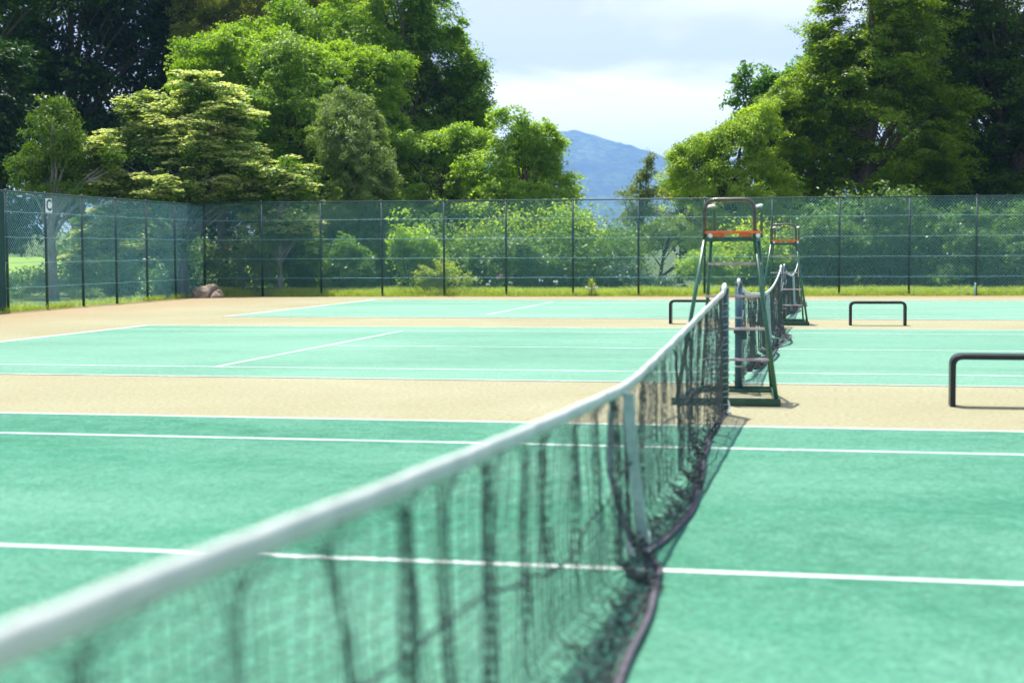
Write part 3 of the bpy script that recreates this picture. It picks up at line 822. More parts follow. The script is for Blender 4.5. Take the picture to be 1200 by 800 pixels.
    # trunk and limbs
    bl = T['blobs']; top = max(b_[2] + b_[4] * .5 for b_ in bl); wts = np.array([b_[3] * b_[4] for b_ in bl]); cen = np.average(np.array([b_[:3] for b_ in bl]), axis=0, weights=wts)
    r0 = T['r0']; hgt = (top - gz) * (.8 if kind in ('dogwood', 'conif', 'pale') else .93); mb = MB()
    n = 9; pts, rad = [], []
    lx, ly = (cen[0] - bx_) * .9, (cen[1] - by_) * .9
    for i in range(n):
        t = i / (n - 1)
        pts.append((lx * t ** 1.6 + .05 * hgt * .3 * math.sin(t * 5 + k) * t, ly * t ** 1.6 + .015 * hgt * math.cos(t * 4 + k) * t, -.15 + hgt * t))
        rad.append(r0 * (1.35 if i == 0 else 1) * (1 - t) ** .7 + .012)
    bush = T['cat'] == 'bush'
    if not bush: mb.tube(pts, rad, 10)
    nl = 7 if bush else 9 if T['name'] == 'scrub_tree' else min(46, 10 + len(clumps) // 14)
    for j in rng.choice(len(clumps), min(nl, len(clumps)), replace=False):
        q, cr, dd = clumps[j]; e = Vector(q) - Vector(O)
        if q[0] > -18.9 and q[1] < FB0.y + (q[0] - FB0.x) * (dB.y / dB.x) + .5: continue
        e = e * .93
        if kind == 'dogwood' and e.z < 1.2: continue
        if kind == 'spruce' and (e.z < hgt * .45 or rng.random() < .5): continue
        if e.z < .25: continue
        t = 0 if bush else min(max((e.z / hgt) * .72 - .08, .08), .9)
        i = int(t * (n - 1)); f = t * (n - 1) - i
        s = Vector((rng.uniform(-.1, .1), rng.uniform(-.1, .1), -.03)) if bush else Vector(pts[i]).lerp(Vector(pts[min(i + 1, n - 1)]), f)
        rr = max(.012, min(r0 * .42 * (1 - t) + .015, rad[i] * .6)) if not bush else .014
        mid = s.lerp(e, .5) + Vector((rng.normal() * .1, rng.normal() * .1, .12 * (e - s).length * (1 if kind != 'spruce' else -.5)))
        path = [s, s.lerp(mid, .5) + Vector((0, 0, .02)), mid, mid.lerp(e, .5), e]
        mb.tube(path, [rr, rr * .85, rr * .65, rr * .45, rr * .18], 6, cap=False)
    mb.build('branches' if bush else 'trunk', M[BARK.get(kind, 'bark')], root)
    return root, n

TREES = [
{'name': 'evergreen_tree', 'kind': 'dark', 'base': (-33.81, 49.63), 'blobs': [(-33.56, 49.79, 6.46, 4.45, 4.45), (-33.14, 50.04, 12.99, 5.56, 4.82), (-33.35, 49.91, 3.01, 3.7, 1.85)], 'label': 'tall dark evergreen tree cut by the left edge of the photo', 'cat': 'tree', 'group': 'tall dark trees at the back of the wood', 'r0': 0.35},
{'name': 'evergreen_tree', 'kind': 'dark', 'base': (-32.62, 57.22), 'blobs': [(-32.57, 57.24, 7.02, 4.45, 4.04), (-32.12, 57.48, 13.52, 5.25, 5.25), (-33.49, 56.75, 10.05, 3.23, 3.03)], 'label': 'tall dark evergreen tree rising behind the small yellow-green conifer', 'cat': 'tree', 'group': 'tall dark trees at the back of the wood', 'r0': 0.35},
{'name': 'evergreen_tree', 'kind': 'dark', 'base': (-30.75, 62.59), 'blobs': [(-30.47, 62.72, 9.03, 4.69, 5.12), (-30.74, 62.6, 15.14, 5.97, 5.12), (-28.94, 63.39, 12.35, 3.41, 2.99), (-30.36, 62.77, 4.51, 4.05, 2.56)], 'label': 'tall dark evergreen tree rising behind the blossoming dogwood', 'cat': 'tree', 'group': 'tall dark trees at the back of the wood', 'r0': 0.35},
{'name': 'evergreen_tree', 'kind': 'dark', 'base': (-29.81, 73.82), 'blobs': [(-29.88, 73.8, 12.45, 5.31, 5.79), (-29.97, 73.76, 5.88, 6.28, 3.86), (-28.94, 74.15, 17.14, 5.31, 3.86)], 'label': 'dark evergreen tree behind the reddish-trunked pine', 'cat': 'tree', 'group': 'tall dark trees at the back of the wood', 'r0': 0.35},
{'name': 'evergreen_tree', 'kind': 'dark', 'base': (-25.49, 77.44), 'blobs': [(-25.61, 77.4, 11.81, 4.45, 5.43), (-25.2, 77.53, 5.99, 5.93, 3.95)], 'label': 'dark evergreen tree behind the olive conifer', 'cat': 'tree', 'group': 'tall dark trees at the back of the wood', 'r0': 0.35},
{'name': 'evergreen_tree', 'kind': 'dark', 'base': (-19.56, 74.96), 'blobs': [(-19.97, 74.86, 7.17, 3.06, 2.83), (-19.54, 74.97, 3.44, 4.72, 3.06)], 'label': 'dark evergreen tree seen low behind the pale green maples', 'cat': 'tree', 'group': 'tall dark trees at the back of the wood', 'r0': 0.3},
{'name': 'evergreen_tree', 'kind': 'dark', 'base': (-15.04, 73.93), 'blobs': [(-15.38, 73.86, 4.51, 2.53, 2.07), (-15.48, 73.84, 2.0, 3.45, 2.07)], 'label': 'low dark evergreen tree at the right end of the left wood', 'cat': 'tree', 'group': 'tall dark trees at the back of the wood', 'r0': 0.25},
{'name': 'layered_tree', 'kind': 'darklayer', 'base': (-26.6, 39.97), 'blobs': [(-26.34, 40.12, 7.26, 1.36, 1.06), (-26.14, 40.24, 5.57, 1.52, 1.21), (-26.41, 40.08, 4.0, 1.67, 1.06), (-25.97, 40.34, 8.13, 0.91, 0.76)], 'label': 'dark layered tree at the left edge, above the bare end of the fence', 'cat': 'tree', 'group': None, 'r0': 0.2},
{'name': 'small_conifer', 'kind': 'conif', 'base': (-22.63, 36.48), 'blobs': [(-22.55, 36.52, 5.47, 0.61, 0.47), (-22.52, 36.54, 4.82, 0.99, 0.61), (-22.84, 36.36, 3.9, 0.96, 0.61), (-22.02, 36.8, 4.04, 0.99, 0.69), (-22.59, 36.5, 3.33, 1.32, 0.5)], 'label': 'small yellow-green conifer with a bare grey trunk behind the C sign', 'cat': 'tree', 'group': None, 'r0': 0.17},
{'name': 'dogwood', 'kind': 'dogwood', 'base': (-19.67, 39.62), 'blobs': [(-19.26, 39.79, 6.62, 1.42, 0.78), (-20.45, 39.26, 5.65, 1.28, 0.71), (-18.43, 40.15, 5.73, 1.28, 0.78), (-20.93, 38.37, 4.56, 1.4, 0.7), (-19.41, 39.18, 4.67, 1.82, 0.84), (-17.87, 40.38, 4.58, 1.42, 0.71), (-21.19, 38.24, 3.38, 1.12, 0.62), (-19.31, 38.9, 3.3, 2.09, 0.7), (-17.61, 40.05, 3.4, 1.12, 0.62), (-21.21, 38.23, 2.3, 1.4, 0.62), (-20.16, 39.4, 1.54, 1.13, 0.62), (-22.19, 38.41, 1.69, 0.57, 0.57)], 'label': 'wide dogwood covered in layers of cream blossom above the fence corner', 'cat': 'tree', 'group': None, 'r0': 0.16},
{'name': 'dogwood', 'kind': 'dogwood', 'base': (-16.28, 39.38), 'blobs': [(-16.32, 39.37, 3.76, 1.18, 0.5), (-16.95, 39.12, 3.27, 0.83, 0.41), (-15.83, 39.55, 3.19, 0.83, 0.41), (-16.22, 39.41, 2.28, 1.24, 0.55)], 'label': 'small dogwood with cream blossom just over the back fence, left of the olive conifer', 'cat': 'tree', 'group': None, 'r0': 0.09},
{'name': 'broadleaf_tree', 'kind': 'bright', 'base': (-19.27, 48.94), 'blobs': [(-22.39, 48.79, 8.43, 1.64, 0.93), (-20.53, 48.46, 8.4, 2.15, 1.28), (-18.73, 49.13, 7.88, 2.68, 1.64), (-17.03, 50.75, 8.1, 2.0, 1.48), (-20.19, 47.52, 6.64, 2.11, 1.43), (-18.12, 48.29, 6.02, 2.64, 1.79), (-16.59, 49.84, 6.11, 1.79, 1.64), (-19.38, 48.9, 4.31, 3.58, 1.82), (-20.62, 50.57, 9.58, 1.48, 0.75), (-18.11, 51.45, 9.21, 1.48, 0.75)], 'label': 'broad bright green tree between the big dogwood and the olive conifer', 'cat': 'tree', 'group': None, 'r0': 0.28},
{'name': 'red_pine', 'kind': 'pine', 'base': (-23.13, 59.24), 'blobs': [(-26.41, 57.95, 11.56, 2.16, 1.18), (-25.21, 58.44, 10.38, 1.57, 0.86), (-24.47, 58.73, 13.05, 2.16, 1.18), (-21.08, 59.95, 12.35, 2.16, 1.57), (-19.99, 60.3, 11.02, 1.57, 1.18), (-22.68, 59.4, 14.41, 3.14, 1.18), (-26.9, 57.74, 13.36, 2.16, 1.18), (-21.28, 59.89, 10.63, 1.18, 0.71), (-23.78, 59.0, 11.73, 1.18, 0.67)], 'label': 'tall pine with a reddish trunk and olive needles at the top of the photo', 'cat': 'tree', 'group': None, 'r0': 0.3},
{'name': 'olive_conifer', 'kind': 'olive', 'base': (-15.67, 44.89), 'blobs': [(-15.56, 44.92, 6.54, 0.85, 0.58), (-15.65, 44.89, 5.85, 1.49, 0.82), (-15.63, 44.9, 4.87, 1.85, 1.06), (-15.56, 44.92, 3.68, 1.94, 1.12), (-15.49, 44.94, 2.36, 1.76, 1.06), (-15.59, 44.91, 1.07, 1.67, 0.91)], 'label': 'dense olive-brown conifer standing close behind the back fence', 'cat': 'tree', 'group': None, 'r0': 0.2},
{'name': 'broadleaf_tree', 'kind': 'green', 'base': (-16.42, 55.1), 'blobs': [(-17.69, 54.73, 11.08, 2.52, 1.98), (-16.65, 55.04, 13.18, 1.75, 1.78), (-16.07, 55.2, 10.39, 1.94, 1.78), (-14.98, 55.49, 8.98, 1.75, 1.78), (-16.7, 55.02, 8.45, 2.52, 1.98), (-14.13, 55.7, 7.64, 1.55, 1.38), (-15.17, 55.44, 6.86, 2.52, 1.78), (-17.58, 53.72, 9.2, 1.72, 1.56), (-13.74, 55.79, 8.7, 0.97, 0.36), (-14.11, 55.7, 9.68, 0.78, 0.47), (-13.33, 55.89, 6.5, 0.97, 0.79), (-16.38, 55.11, 5.09, 2.91, 1.78), (-15.65, 55.31, 11.51, 0.7, 0.79)], 'label': 'tall green tree whose right side slopes down against the sky', 'cat': 'tree', 'group': None, 'r0': 0.34},
{'name': 'maple_tree', 'kind': 'pale', 'base': (-13.92, 49.56), 'blobs': [(-14.45, 49.42, 5.55, 1.58, 0.9), (-15.54, 49.11, 5.23, 1.41, 1.07), (-15.64, 49.08, 4.26, 1.23, 1.07), (-13.36, 49.71, 5.06, 1.93, 1.07), (-12.26, 49.98, 5.38, 1.23, 0.9), (-14.15, 49.5, 3.94, 2.29, 1.07), (-12.47, 49.41, 4.07, 1.57, 1.07), (-14.51, 48.37, 2.63, 1.21, 1.23), (-12.28, 49.97, 2.48, 1.93, 1.43), (-13.45, 48.65, 1.19, 2.07, 1.06), (-11.59, 49.1, 0.86, 1.38, 0.88)], 'label': 'pale green maple in front of the tall sloping tree', 'cat': 'tree', 'group': None, 'r0': 0.16},
{'name': 'maple_tree', 'kind': 'pale', 'base': (-10.51, 48.31), 'blobs': [(-10.89, 48.23, 5.8, 0.95, 0.76), (-10.22, 48.37, 5.39, 1.36, 0.86), (-9.42, 48.53, 4.67, 1.05, 0.97), (-10.89, 48.23, 4.46, 1.7, 1.04), (-9.05, 48.6, 5.17, 0.58, 0.45), (-9.52, 48.51, 3.52, 1.36, 0.86), (-10.8, 47.74, 2.89, 1.85, 1.2), (-9.68, 47.67, 1.95, 1.84, 1.53), (-8.76, 48.65, 1.17, 1.19, 1.04), (-10.25, 47.35, 0.88, 1.5, 0.85), (-9.19, 47.55, 0.63, 1.0, 0.68)], 'label': 'pale green maple at the right end of the left wood, next to the mountain view', 'cat': 'tree', 'group': None, 'r0': 0.16},
{'name': 'spruce_tree', 'kind': 'spruce', 'base': (-7.2, 58.99), 'blobs': [(-7.2, 58.99, 5.08, 0.3, 0.48), (-7.2, 58.99, 4.35, 0.56, 0.48), (-7.23, 58.98, 3.61, 1.04, 0.52), (-7.27, 58.98, 2.73, 1.48, 0.56), (-7.2, 58.99, 1.71, 1.67, 0.63)], 'label': 'lone spruce with a pointed top in the gap below the mountain', 'cat': 'tree', 'group': None, 'r0': 0.13},
{'name': 'olive_tree', 'kind': 'olivebroad', 'base': (-5.87, 63.16), 'blobs': [(-5.76, 63.17, 4.51, 0.94, 0.79), (-6.45, 63.1, 3.89, 0.98, 0.59), (-5.18, 63.22, 3.73, 1.18, 0.98), (-5.76, 63.17, 2.57, 1.77, 0.98)], 'label': 'thin brownish-olive tree right of the lone spruce', 'cat': 'tree', 'group': None, 'r0': 0.12},
{'name': 'scrub_tree', 'kind': 'pale', 'base': (-7.16, 46.88), 'blobs': [(-7.52, 46.83, 2.32, 0.98, 1.0), (-6.86, 46.93, 1.62, 0.92, 0.73), (-7.82, 46.78, 1.18, 1.15, 1.0), (-6.18, 47.02, 1.83, 0.65, 0.5)], 'label': 'loose pale green tree behind the fence, left of the lone spruce', 'cat': 'tree', 'group': None, 'r0': 0.07},
{'name': 'scrub_tree', 'kind': 'scrub', 'base': (-5.4, 50.14), 'blobs': [(-5.47, 50.13, 2.17, 1.12, 0.54), (-4.52, 50.23, 1.72, 0.8, 0.64), (-6.25, 50.04, 1.41, 0.64, 0.35), (-4.84, 50.2, 0.58, 0.48, 0.54), (-4.15, 50.26, 0.83, 0.64, 0.96)], 'label': 'loose grey-green tree behind the fence, right of the lone spruce', 'cat': 'tree', 'group': None, 'r0': 0.07},
{'name': 'broadleaf_tree', 'kind': 'fine', 'base': (-2.58, 47.37), 'blobs': [(-3.8, 47.28, 4.51, 0.82, 0.67), (-3.0, 47.34, 4.88, 1.31, 0.83), (-1.88, 47.41, 4.57, 1.47, 1.17), (-3.21, 47.33, 3.69, 1.64, 1.0), (-1.44, 47.43, 3.38, 1.8, 1.0), (-2.76, 47.36, 2.5, 2.13, 1.17), (-1.14, 47.45, 1.89, 1.8, 1.17), (-3.05, 47.34, 1.15, 1.31, 1.0), (-1.24, 46.44, 0.71, 1.61, 0.82), (-2.4, 46.38, 1.6, 1.61, 0.98), (-1.3, 47.44, 5.45, 0.98, 0.83), (-2.18, 47.4, 5.31, 0.98, 0.67)], 'label': 'rounded light green tree behind the far umpire chairs', 'cat': 'tree', 'group': None, 'r0': 0.2},
{'name': 'broadleaf_tree', 'kind': 'deep', 'base': (-2.21, 55.41), 'blobs': [(-2.17, 55.41, 8.19, 0.9, 0.7), (-2.3, 55.4, 7.42, 0.97, 0.87), (-2.57, 55.39, 6.57, 0.94, 0.7), (-1.63, 55.43, 6.89, 1.04, 1.04), (-1.23, 55.45, 7.83, 0.87, 0.87), (-1.45, 55.44, 6.04, 1.57, 1.04), (-0.62, 55.47, 6.94, 1.39, 1.04), (-0.36, 55.47, 8.05, 1.04, 1.04)], 'label': 'small deep green tree top standing against the sky left of the great zelkova', 'cat': 'tree', 'group': None, 'r0': 0.2},
{'name': 'zelkova_tree', 'kind': 'layer', 'base': (2.11, 49.47), 'blobs': [(1.89, 49.47, 9.84, 1.7, 1.04), (0.86, 49.48, 9.03, 1.19, 0.69), (2.78, 49.45, 8.82, 2.04, 1.21), (0.41, 49.48, 7.99, 1.02, 0.52), (1.61, 49.48, 7.65, 2.21, 1.04), (0.12, 49.48, 6.94, 1.7, 0.69), (3.38, 49.43, 7.0, 2.38, 1.21), (0.13, 49.48, 5.87, 2.04, 0.76), (2.51, 49.46, 5.67, 2.72, 1.04), (-0.47, 49.47, 4.82, 1.87, 0.86), (1.93, 49.47, 4.32, 3.06, 1.04), (4.28, 49.38, 4.73, 2.21, 1.21), (3.34, 49.43, 11.03, 2.72, 1.21), (4.09, 49.39, 9.21, 1.87, 1.56), (1.17, 49.48, 6.61, 2.04, 1.04), (-0.77, 49.46, 5.74, 1.19, 0.69), (1.6, 49.48, 8.41, 1.87, 1.04), (-0.01, 49.48, 4.05, 1.87, 0.86), (4.55, 49.36, 6.81, 1.7, 1.38), (2.78, 49.45, 8.37, 2.04, 1.04), (-0.63, 49.46, 6.89, 1.02, 0.86), (-1.23, 49.44, 6.11, 1.19, 0.69), (0.27, 49.48, 7.39, 1.02, 0.86)], 'label': 'great spreading tree with layered sprays of leaves on the right of the gap', 'cat': 'tree', 'group': None, 'r0': 0.4},
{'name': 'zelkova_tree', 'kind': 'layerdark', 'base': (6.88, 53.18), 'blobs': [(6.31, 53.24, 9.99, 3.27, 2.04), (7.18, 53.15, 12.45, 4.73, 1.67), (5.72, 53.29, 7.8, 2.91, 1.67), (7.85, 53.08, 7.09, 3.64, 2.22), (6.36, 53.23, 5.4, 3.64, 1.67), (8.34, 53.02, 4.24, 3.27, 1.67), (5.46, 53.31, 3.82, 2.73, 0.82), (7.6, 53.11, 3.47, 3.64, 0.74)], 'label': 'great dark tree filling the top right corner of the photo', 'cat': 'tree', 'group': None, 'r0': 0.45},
{'name': 'evergreen_tree', 'kind': 'dark', 'base': (-0.17, 75.48), 'blobs': [(0.87, 75.48, 9.48, 2.07, 3.22), (-0.87, 75.47, 5.96, 2.99, 2.07), (-0.63, 75.47, 3.26, 3.91, 2.76)], 'label': 'dark evergreen tree behind the rounded light green tree', 'cat': 'tree', 'group': 'tall dark trees at the back of the wood', 'r0': 0.3},
{'name': 'evergreen_tree', 'kind': 'dark', 'base': (4.72, 77.4), 'blobs': [(4.63, 77.4, 10.03, 5.19, 4.72), (4.7, 77.4, 3.71, 5.66, 3.06)], 'label': 'dark evergreen tree behind the great spreading zelkova', 'cat': 'tree', 'group': 'tall dark trees at the back of the wood', 'r0': 0.35},
{'name': 'evergreen_tree', 'kind': 'dark', 'base': (11.59, 76.8), 'blobs': [(10.63, 76.92, 10.25, 5.66, 5.66), (11.14, 76.85, 3.62, 5.66, 3.3)], 'label': 'dark evergreen tree at the far right behind the dark zelkova', 'cat': 'tree', 'group': 'tall dark trees at the back of the wood', 'r0': 0.35},
{'name': 'broadleaf_tree', 'kind': 'green', 'base': (-20.04, 56.08), 'blobs': [(-20.35, 55.98, 10.28, 2.2, 1.83), (-18.82, 56.48, 8.12, 2.2, 2.45), (-19.72, 56.19, 5.57, 2.8, 2.45), (-21.03, 55.74, 10.99, 1.8, 1.22)], 'label': 'mid green tree filling the gap between the bright green tree and the tall sloping tree', 'cat': 'tree', 'group': None, 'r0': 0.25},
{'name': 'broadleaf_tree', 'kind': 'bright', 'base': (-23.67, 52.59), 'blobs': [(-24.09, 52.41, 9.52, 1.75, 0.91), (-25.05, 52.0, 8.46, 1.16, 0.71), (-22.65, 53.0, 9.96, 1.75, 0.99), (-24.44, 52.27, 7.5, 1.75, 1.19)], 'label': 'bright green tree top rising behind the crown of the big dogwood', 'cat': 'tree', 'group': None, 'r0': 0.22},
{'name': 'bush', 'kind': 'scrub', 'base': (-17.53, 38.9), 'blobs': [(-17.53, 38.9, 1.26, 0.96, 1.1), (-18.06, 39.11, 0.93, 0.58, 0.78), (-16.99, 38.79, 1.04, 0.53, 0.82)], 'label': 'dark green bush with one red flower just right of the fence corner', 'cat': 'bush', 'group': 'bushes along the outside of the back fence', 'r0': 0.04},
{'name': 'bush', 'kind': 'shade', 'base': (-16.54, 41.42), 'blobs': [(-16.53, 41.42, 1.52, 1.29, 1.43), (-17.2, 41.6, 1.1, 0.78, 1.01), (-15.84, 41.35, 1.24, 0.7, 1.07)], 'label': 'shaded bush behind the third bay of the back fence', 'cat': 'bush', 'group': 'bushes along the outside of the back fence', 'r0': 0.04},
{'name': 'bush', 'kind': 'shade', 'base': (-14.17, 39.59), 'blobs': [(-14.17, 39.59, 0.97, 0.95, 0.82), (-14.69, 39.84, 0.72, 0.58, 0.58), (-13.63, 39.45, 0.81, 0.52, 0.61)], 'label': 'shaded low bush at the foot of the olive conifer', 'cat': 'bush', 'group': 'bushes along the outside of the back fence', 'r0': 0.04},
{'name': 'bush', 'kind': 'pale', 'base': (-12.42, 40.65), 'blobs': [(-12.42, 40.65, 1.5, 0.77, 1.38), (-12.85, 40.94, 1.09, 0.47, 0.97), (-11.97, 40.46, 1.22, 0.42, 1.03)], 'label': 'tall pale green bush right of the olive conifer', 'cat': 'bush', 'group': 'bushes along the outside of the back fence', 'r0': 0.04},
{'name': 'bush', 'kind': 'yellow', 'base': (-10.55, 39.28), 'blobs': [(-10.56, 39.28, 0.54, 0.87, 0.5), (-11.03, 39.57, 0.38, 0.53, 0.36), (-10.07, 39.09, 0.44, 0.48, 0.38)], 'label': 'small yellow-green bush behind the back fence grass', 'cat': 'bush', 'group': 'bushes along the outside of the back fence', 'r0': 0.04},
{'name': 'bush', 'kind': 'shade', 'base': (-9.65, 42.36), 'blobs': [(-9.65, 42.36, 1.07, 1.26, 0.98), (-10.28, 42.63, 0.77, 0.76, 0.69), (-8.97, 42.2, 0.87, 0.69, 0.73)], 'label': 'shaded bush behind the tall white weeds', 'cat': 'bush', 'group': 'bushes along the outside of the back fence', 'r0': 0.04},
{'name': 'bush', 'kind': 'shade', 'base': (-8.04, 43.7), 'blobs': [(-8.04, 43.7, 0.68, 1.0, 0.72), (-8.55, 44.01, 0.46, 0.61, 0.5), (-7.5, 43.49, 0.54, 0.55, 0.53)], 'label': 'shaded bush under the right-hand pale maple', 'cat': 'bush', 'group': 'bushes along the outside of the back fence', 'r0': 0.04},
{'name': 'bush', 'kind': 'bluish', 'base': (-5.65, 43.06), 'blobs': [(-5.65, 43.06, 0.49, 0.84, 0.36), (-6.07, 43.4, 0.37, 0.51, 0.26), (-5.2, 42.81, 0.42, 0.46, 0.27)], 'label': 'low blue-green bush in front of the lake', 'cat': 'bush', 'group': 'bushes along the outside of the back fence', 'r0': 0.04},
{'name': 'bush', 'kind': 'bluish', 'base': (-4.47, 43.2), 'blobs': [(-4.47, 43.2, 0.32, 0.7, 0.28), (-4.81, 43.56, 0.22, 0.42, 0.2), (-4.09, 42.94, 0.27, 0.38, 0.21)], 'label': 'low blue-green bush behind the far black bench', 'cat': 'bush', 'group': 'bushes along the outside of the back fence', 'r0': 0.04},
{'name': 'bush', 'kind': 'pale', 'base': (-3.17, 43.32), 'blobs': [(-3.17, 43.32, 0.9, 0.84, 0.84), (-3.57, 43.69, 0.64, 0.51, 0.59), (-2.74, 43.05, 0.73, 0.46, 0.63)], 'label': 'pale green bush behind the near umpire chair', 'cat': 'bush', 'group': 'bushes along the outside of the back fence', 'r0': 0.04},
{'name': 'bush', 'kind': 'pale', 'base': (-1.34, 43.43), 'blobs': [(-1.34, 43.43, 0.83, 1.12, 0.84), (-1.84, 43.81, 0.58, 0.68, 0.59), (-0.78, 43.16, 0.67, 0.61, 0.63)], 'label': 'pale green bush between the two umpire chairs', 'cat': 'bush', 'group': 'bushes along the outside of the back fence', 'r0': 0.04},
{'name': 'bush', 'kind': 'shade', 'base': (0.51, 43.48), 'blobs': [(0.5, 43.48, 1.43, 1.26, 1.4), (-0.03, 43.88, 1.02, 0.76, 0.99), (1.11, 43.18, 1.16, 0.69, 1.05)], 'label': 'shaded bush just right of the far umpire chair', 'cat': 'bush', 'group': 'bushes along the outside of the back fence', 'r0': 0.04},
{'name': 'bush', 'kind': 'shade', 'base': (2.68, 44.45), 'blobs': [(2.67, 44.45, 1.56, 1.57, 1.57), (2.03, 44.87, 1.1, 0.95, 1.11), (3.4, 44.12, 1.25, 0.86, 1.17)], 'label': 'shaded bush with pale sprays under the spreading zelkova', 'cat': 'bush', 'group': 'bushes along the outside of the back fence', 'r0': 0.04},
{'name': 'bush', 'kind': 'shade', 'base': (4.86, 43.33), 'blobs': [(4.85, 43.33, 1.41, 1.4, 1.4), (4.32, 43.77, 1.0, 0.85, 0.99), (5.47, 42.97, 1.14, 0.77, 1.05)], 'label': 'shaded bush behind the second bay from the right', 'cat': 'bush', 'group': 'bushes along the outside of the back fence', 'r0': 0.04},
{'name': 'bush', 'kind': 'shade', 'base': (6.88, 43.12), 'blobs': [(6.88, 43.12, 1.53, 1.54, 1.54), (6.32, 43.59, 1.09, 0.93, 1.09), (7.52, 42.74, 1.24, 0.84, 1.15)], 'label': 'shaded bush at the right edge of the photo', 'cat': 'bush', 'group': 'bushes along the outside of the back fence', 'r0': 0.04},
{'name': 'bush', 'kind': 'scrub', 'base': (-20.99, 35.09), 'blobs': [(-21.01, 35.08, 0.02, 0.74, 0.29), (-21.4, 35.21, -0.07, 0.45, 0.2)], 'label': 'sunlit low bush behind the side fence, right of the grey trunk', 'cat': 'bush', 'group': 'bushes along the outside of the side fence', 'r0': 0.04},
{'name': 'bush', 'kind': 'shade', 'base': (-20.38, 36.52), 'blobs': [(-20.39, 36.51, 0.63, 0.81, 0.67), (-20.8, 36.65, 0.43, 0.49, 0.47)], 'label': 'leafy bush below the dogwood behind the side fence', 'cat': 'bush', 'group': 'bushes along the outside of the side fence', 'r0': 0.04},
{'name': 'bush', 'kind': 'shade', 'base': (-18.86, 36.14), 'blobs': [(-18.87, 36.13, 0.81, 0.92, 0.79), (-19.32, 36.26, 0.58, 0.56, 0.56)], 'label': 'shaded bush near the far end of the side fence', 'cat': 'bush', 'group': 'bushes along the outside of the side fence', 'r0': 0.04},
{'name': 'bush', 'kind': 'shade', 'base': (-24.0, 36.86), 'blobs': [(-24.02, 36.85, 0.49, 0.84, 0.7), (-24.44, 36.95, 0.29, 0.51, 0.49)], 'label': 'shaded bush behind the left end of the side fence', 'cat': 'bush', 'group': 'bushes along the outside of the side fence', 'r0': 0.04}]
def undergrowth(seed, boxes, label, kind='shade', n_=1):
    rng = np.random.default_rng(seed); P, D = [], []
    for (x0, y0, x1, y1, depth, h, cnt) in boxes:
        t = rng.random(cnt); dpt = rng.random(cnt) * depth
        dx, dy = x1 - x0, y1 - y0; L_ = math.hypot(dx, dy); nx, ny = -dy / L_, dx / L_
        x = x0 + dx * t + nx * dpt; y = y0 + dy * t + ny * dpt
        top = h * (.72 + .28 * np.sin(t * 23 + seed) * np.cos(t * 57) + .2 * np.sin(t * 131))
        z = H(x, y) + top * rng.random(cnt) ** .8
        P.append(np.stack([x, y, z], 1))
    P = np.concatenate(P); m = 58 if kind != 'dark' else 40
    Q = (P[:, None, :] + rng.normal(size=(len(P), m, 3)) * np.array([.38, .38, .22])).reshape(-1, 3)
    k = len(Q); nn = unit(np.array([0, 0, .8]) + rng.normal(size=(k, 3)) * .6)
    V, F = leaves(rng, Q, nn, rng.normal(size=(k, 3)), rng.uniform(.08, .18, k), rng.uniform(.045, .09, k))
    ti = np.repeat(rng.random(len(P)), m) * .6 + rng.random(k) * .4
    o = mesh_np('undergrowth', V, F, LEAF[kind], tint=ti); tag(o, label, 'undergrowth', kind='stuff')
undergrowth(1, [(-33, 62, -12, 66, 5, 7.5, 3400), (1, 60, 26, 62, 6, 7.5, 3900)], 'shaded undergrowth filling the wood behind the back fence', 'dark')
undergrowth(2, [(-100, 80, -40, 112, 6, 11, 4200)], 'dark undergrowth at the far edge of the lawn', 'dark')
undergrowth(3, [(-17.5, 43.2, -5.5, 44.2, 2.2, 2.3, 1000), (.5, 43.6, 14, 44.8, 2.4, 2.7, 1300)], 'tangled shrubs and saplings just behind the back fence', 'shade')
undergrowth(5, [(-11.5, 45.0, -6.5, 45.4, 1.6, 2.8, 380), (-2.2, 43.6, .4, 44.2, 1.8, 2.4, 220)], 'paler sunlit shrubs mixed in behind the back fence', 'fine')
undergrowth(4, [(-23, 38.5, -20.5, 43, 1.5, 2.6, 330), (-21.2, 24.5, -20.4, 30, 1.0, 1.1, 110)], 'tangled shrubs just behind the side fence', 'shade')
tot = 0
for k, T in enumerate(TREES):
    r_, n_ = make_tree(k, T)
    tot += n_
    if 'red flower' in T['label']:
        b = MB((0, 0, 0)); rr = random.Random(2)
        for i in range(7):
            a = i * .9; b.tube([(0, 0, 0), (.035 * math.cos(a), .02 * math.sin(a * 2), .035 * math.sin(a)), (.06 * math.cos(a), .0, .06 * math.sin(a))], [.006, .030, .010], 6)
        o = b.build('flower', M['redp'], r_)
        o.location = Vector((-18.02, 39.2, 1.52)) - r_.location
print('leaves', sum(len(o.data.polygons) for o in S.objects if o.type == 'MESH' and o.name.startswith('crown')))

# grass along the foot of the fences
def blades(name, P, h, mat, label, rng):
    m = len(P); a = rng.uniform(0, 6.283, m); lean = rng.normal(0, .55, (m, 2)) * h[:, None]
    w = rng.uniform(.004, .010, m)[:, None]; dirv = np.stack([np.cos(a), np.sin(a), np.zeros(m)], 1)
    tip = P + np.stack([lean[:, 0], lean[:, 1], h], 1); mid = P + np.stack([lean[:, 0] * .35, lean[:, 1] * .35, h * .55], 1)
    V = np.stack([P - dirv * w, P + dirv * w, mid + dirv * w * .8, tip, mid - dirv * w * .8], 1).reshape(-1, 3)
    F = np.arange(m * 5).reshape(m, 5)
    o = mesh_np(name, V, F, mat, tint=rng.random(m)); return tag(o, label, 'grass', kind='stuff')
rng = np.random.default_rng(77)
m = 95000; s = rng.random(m) * (FB1 - FB0).length; off = np.where(rng.random(m) < .18, rng.uniform(-.28, .05, m), rng.uniform(0, 1.7, m))
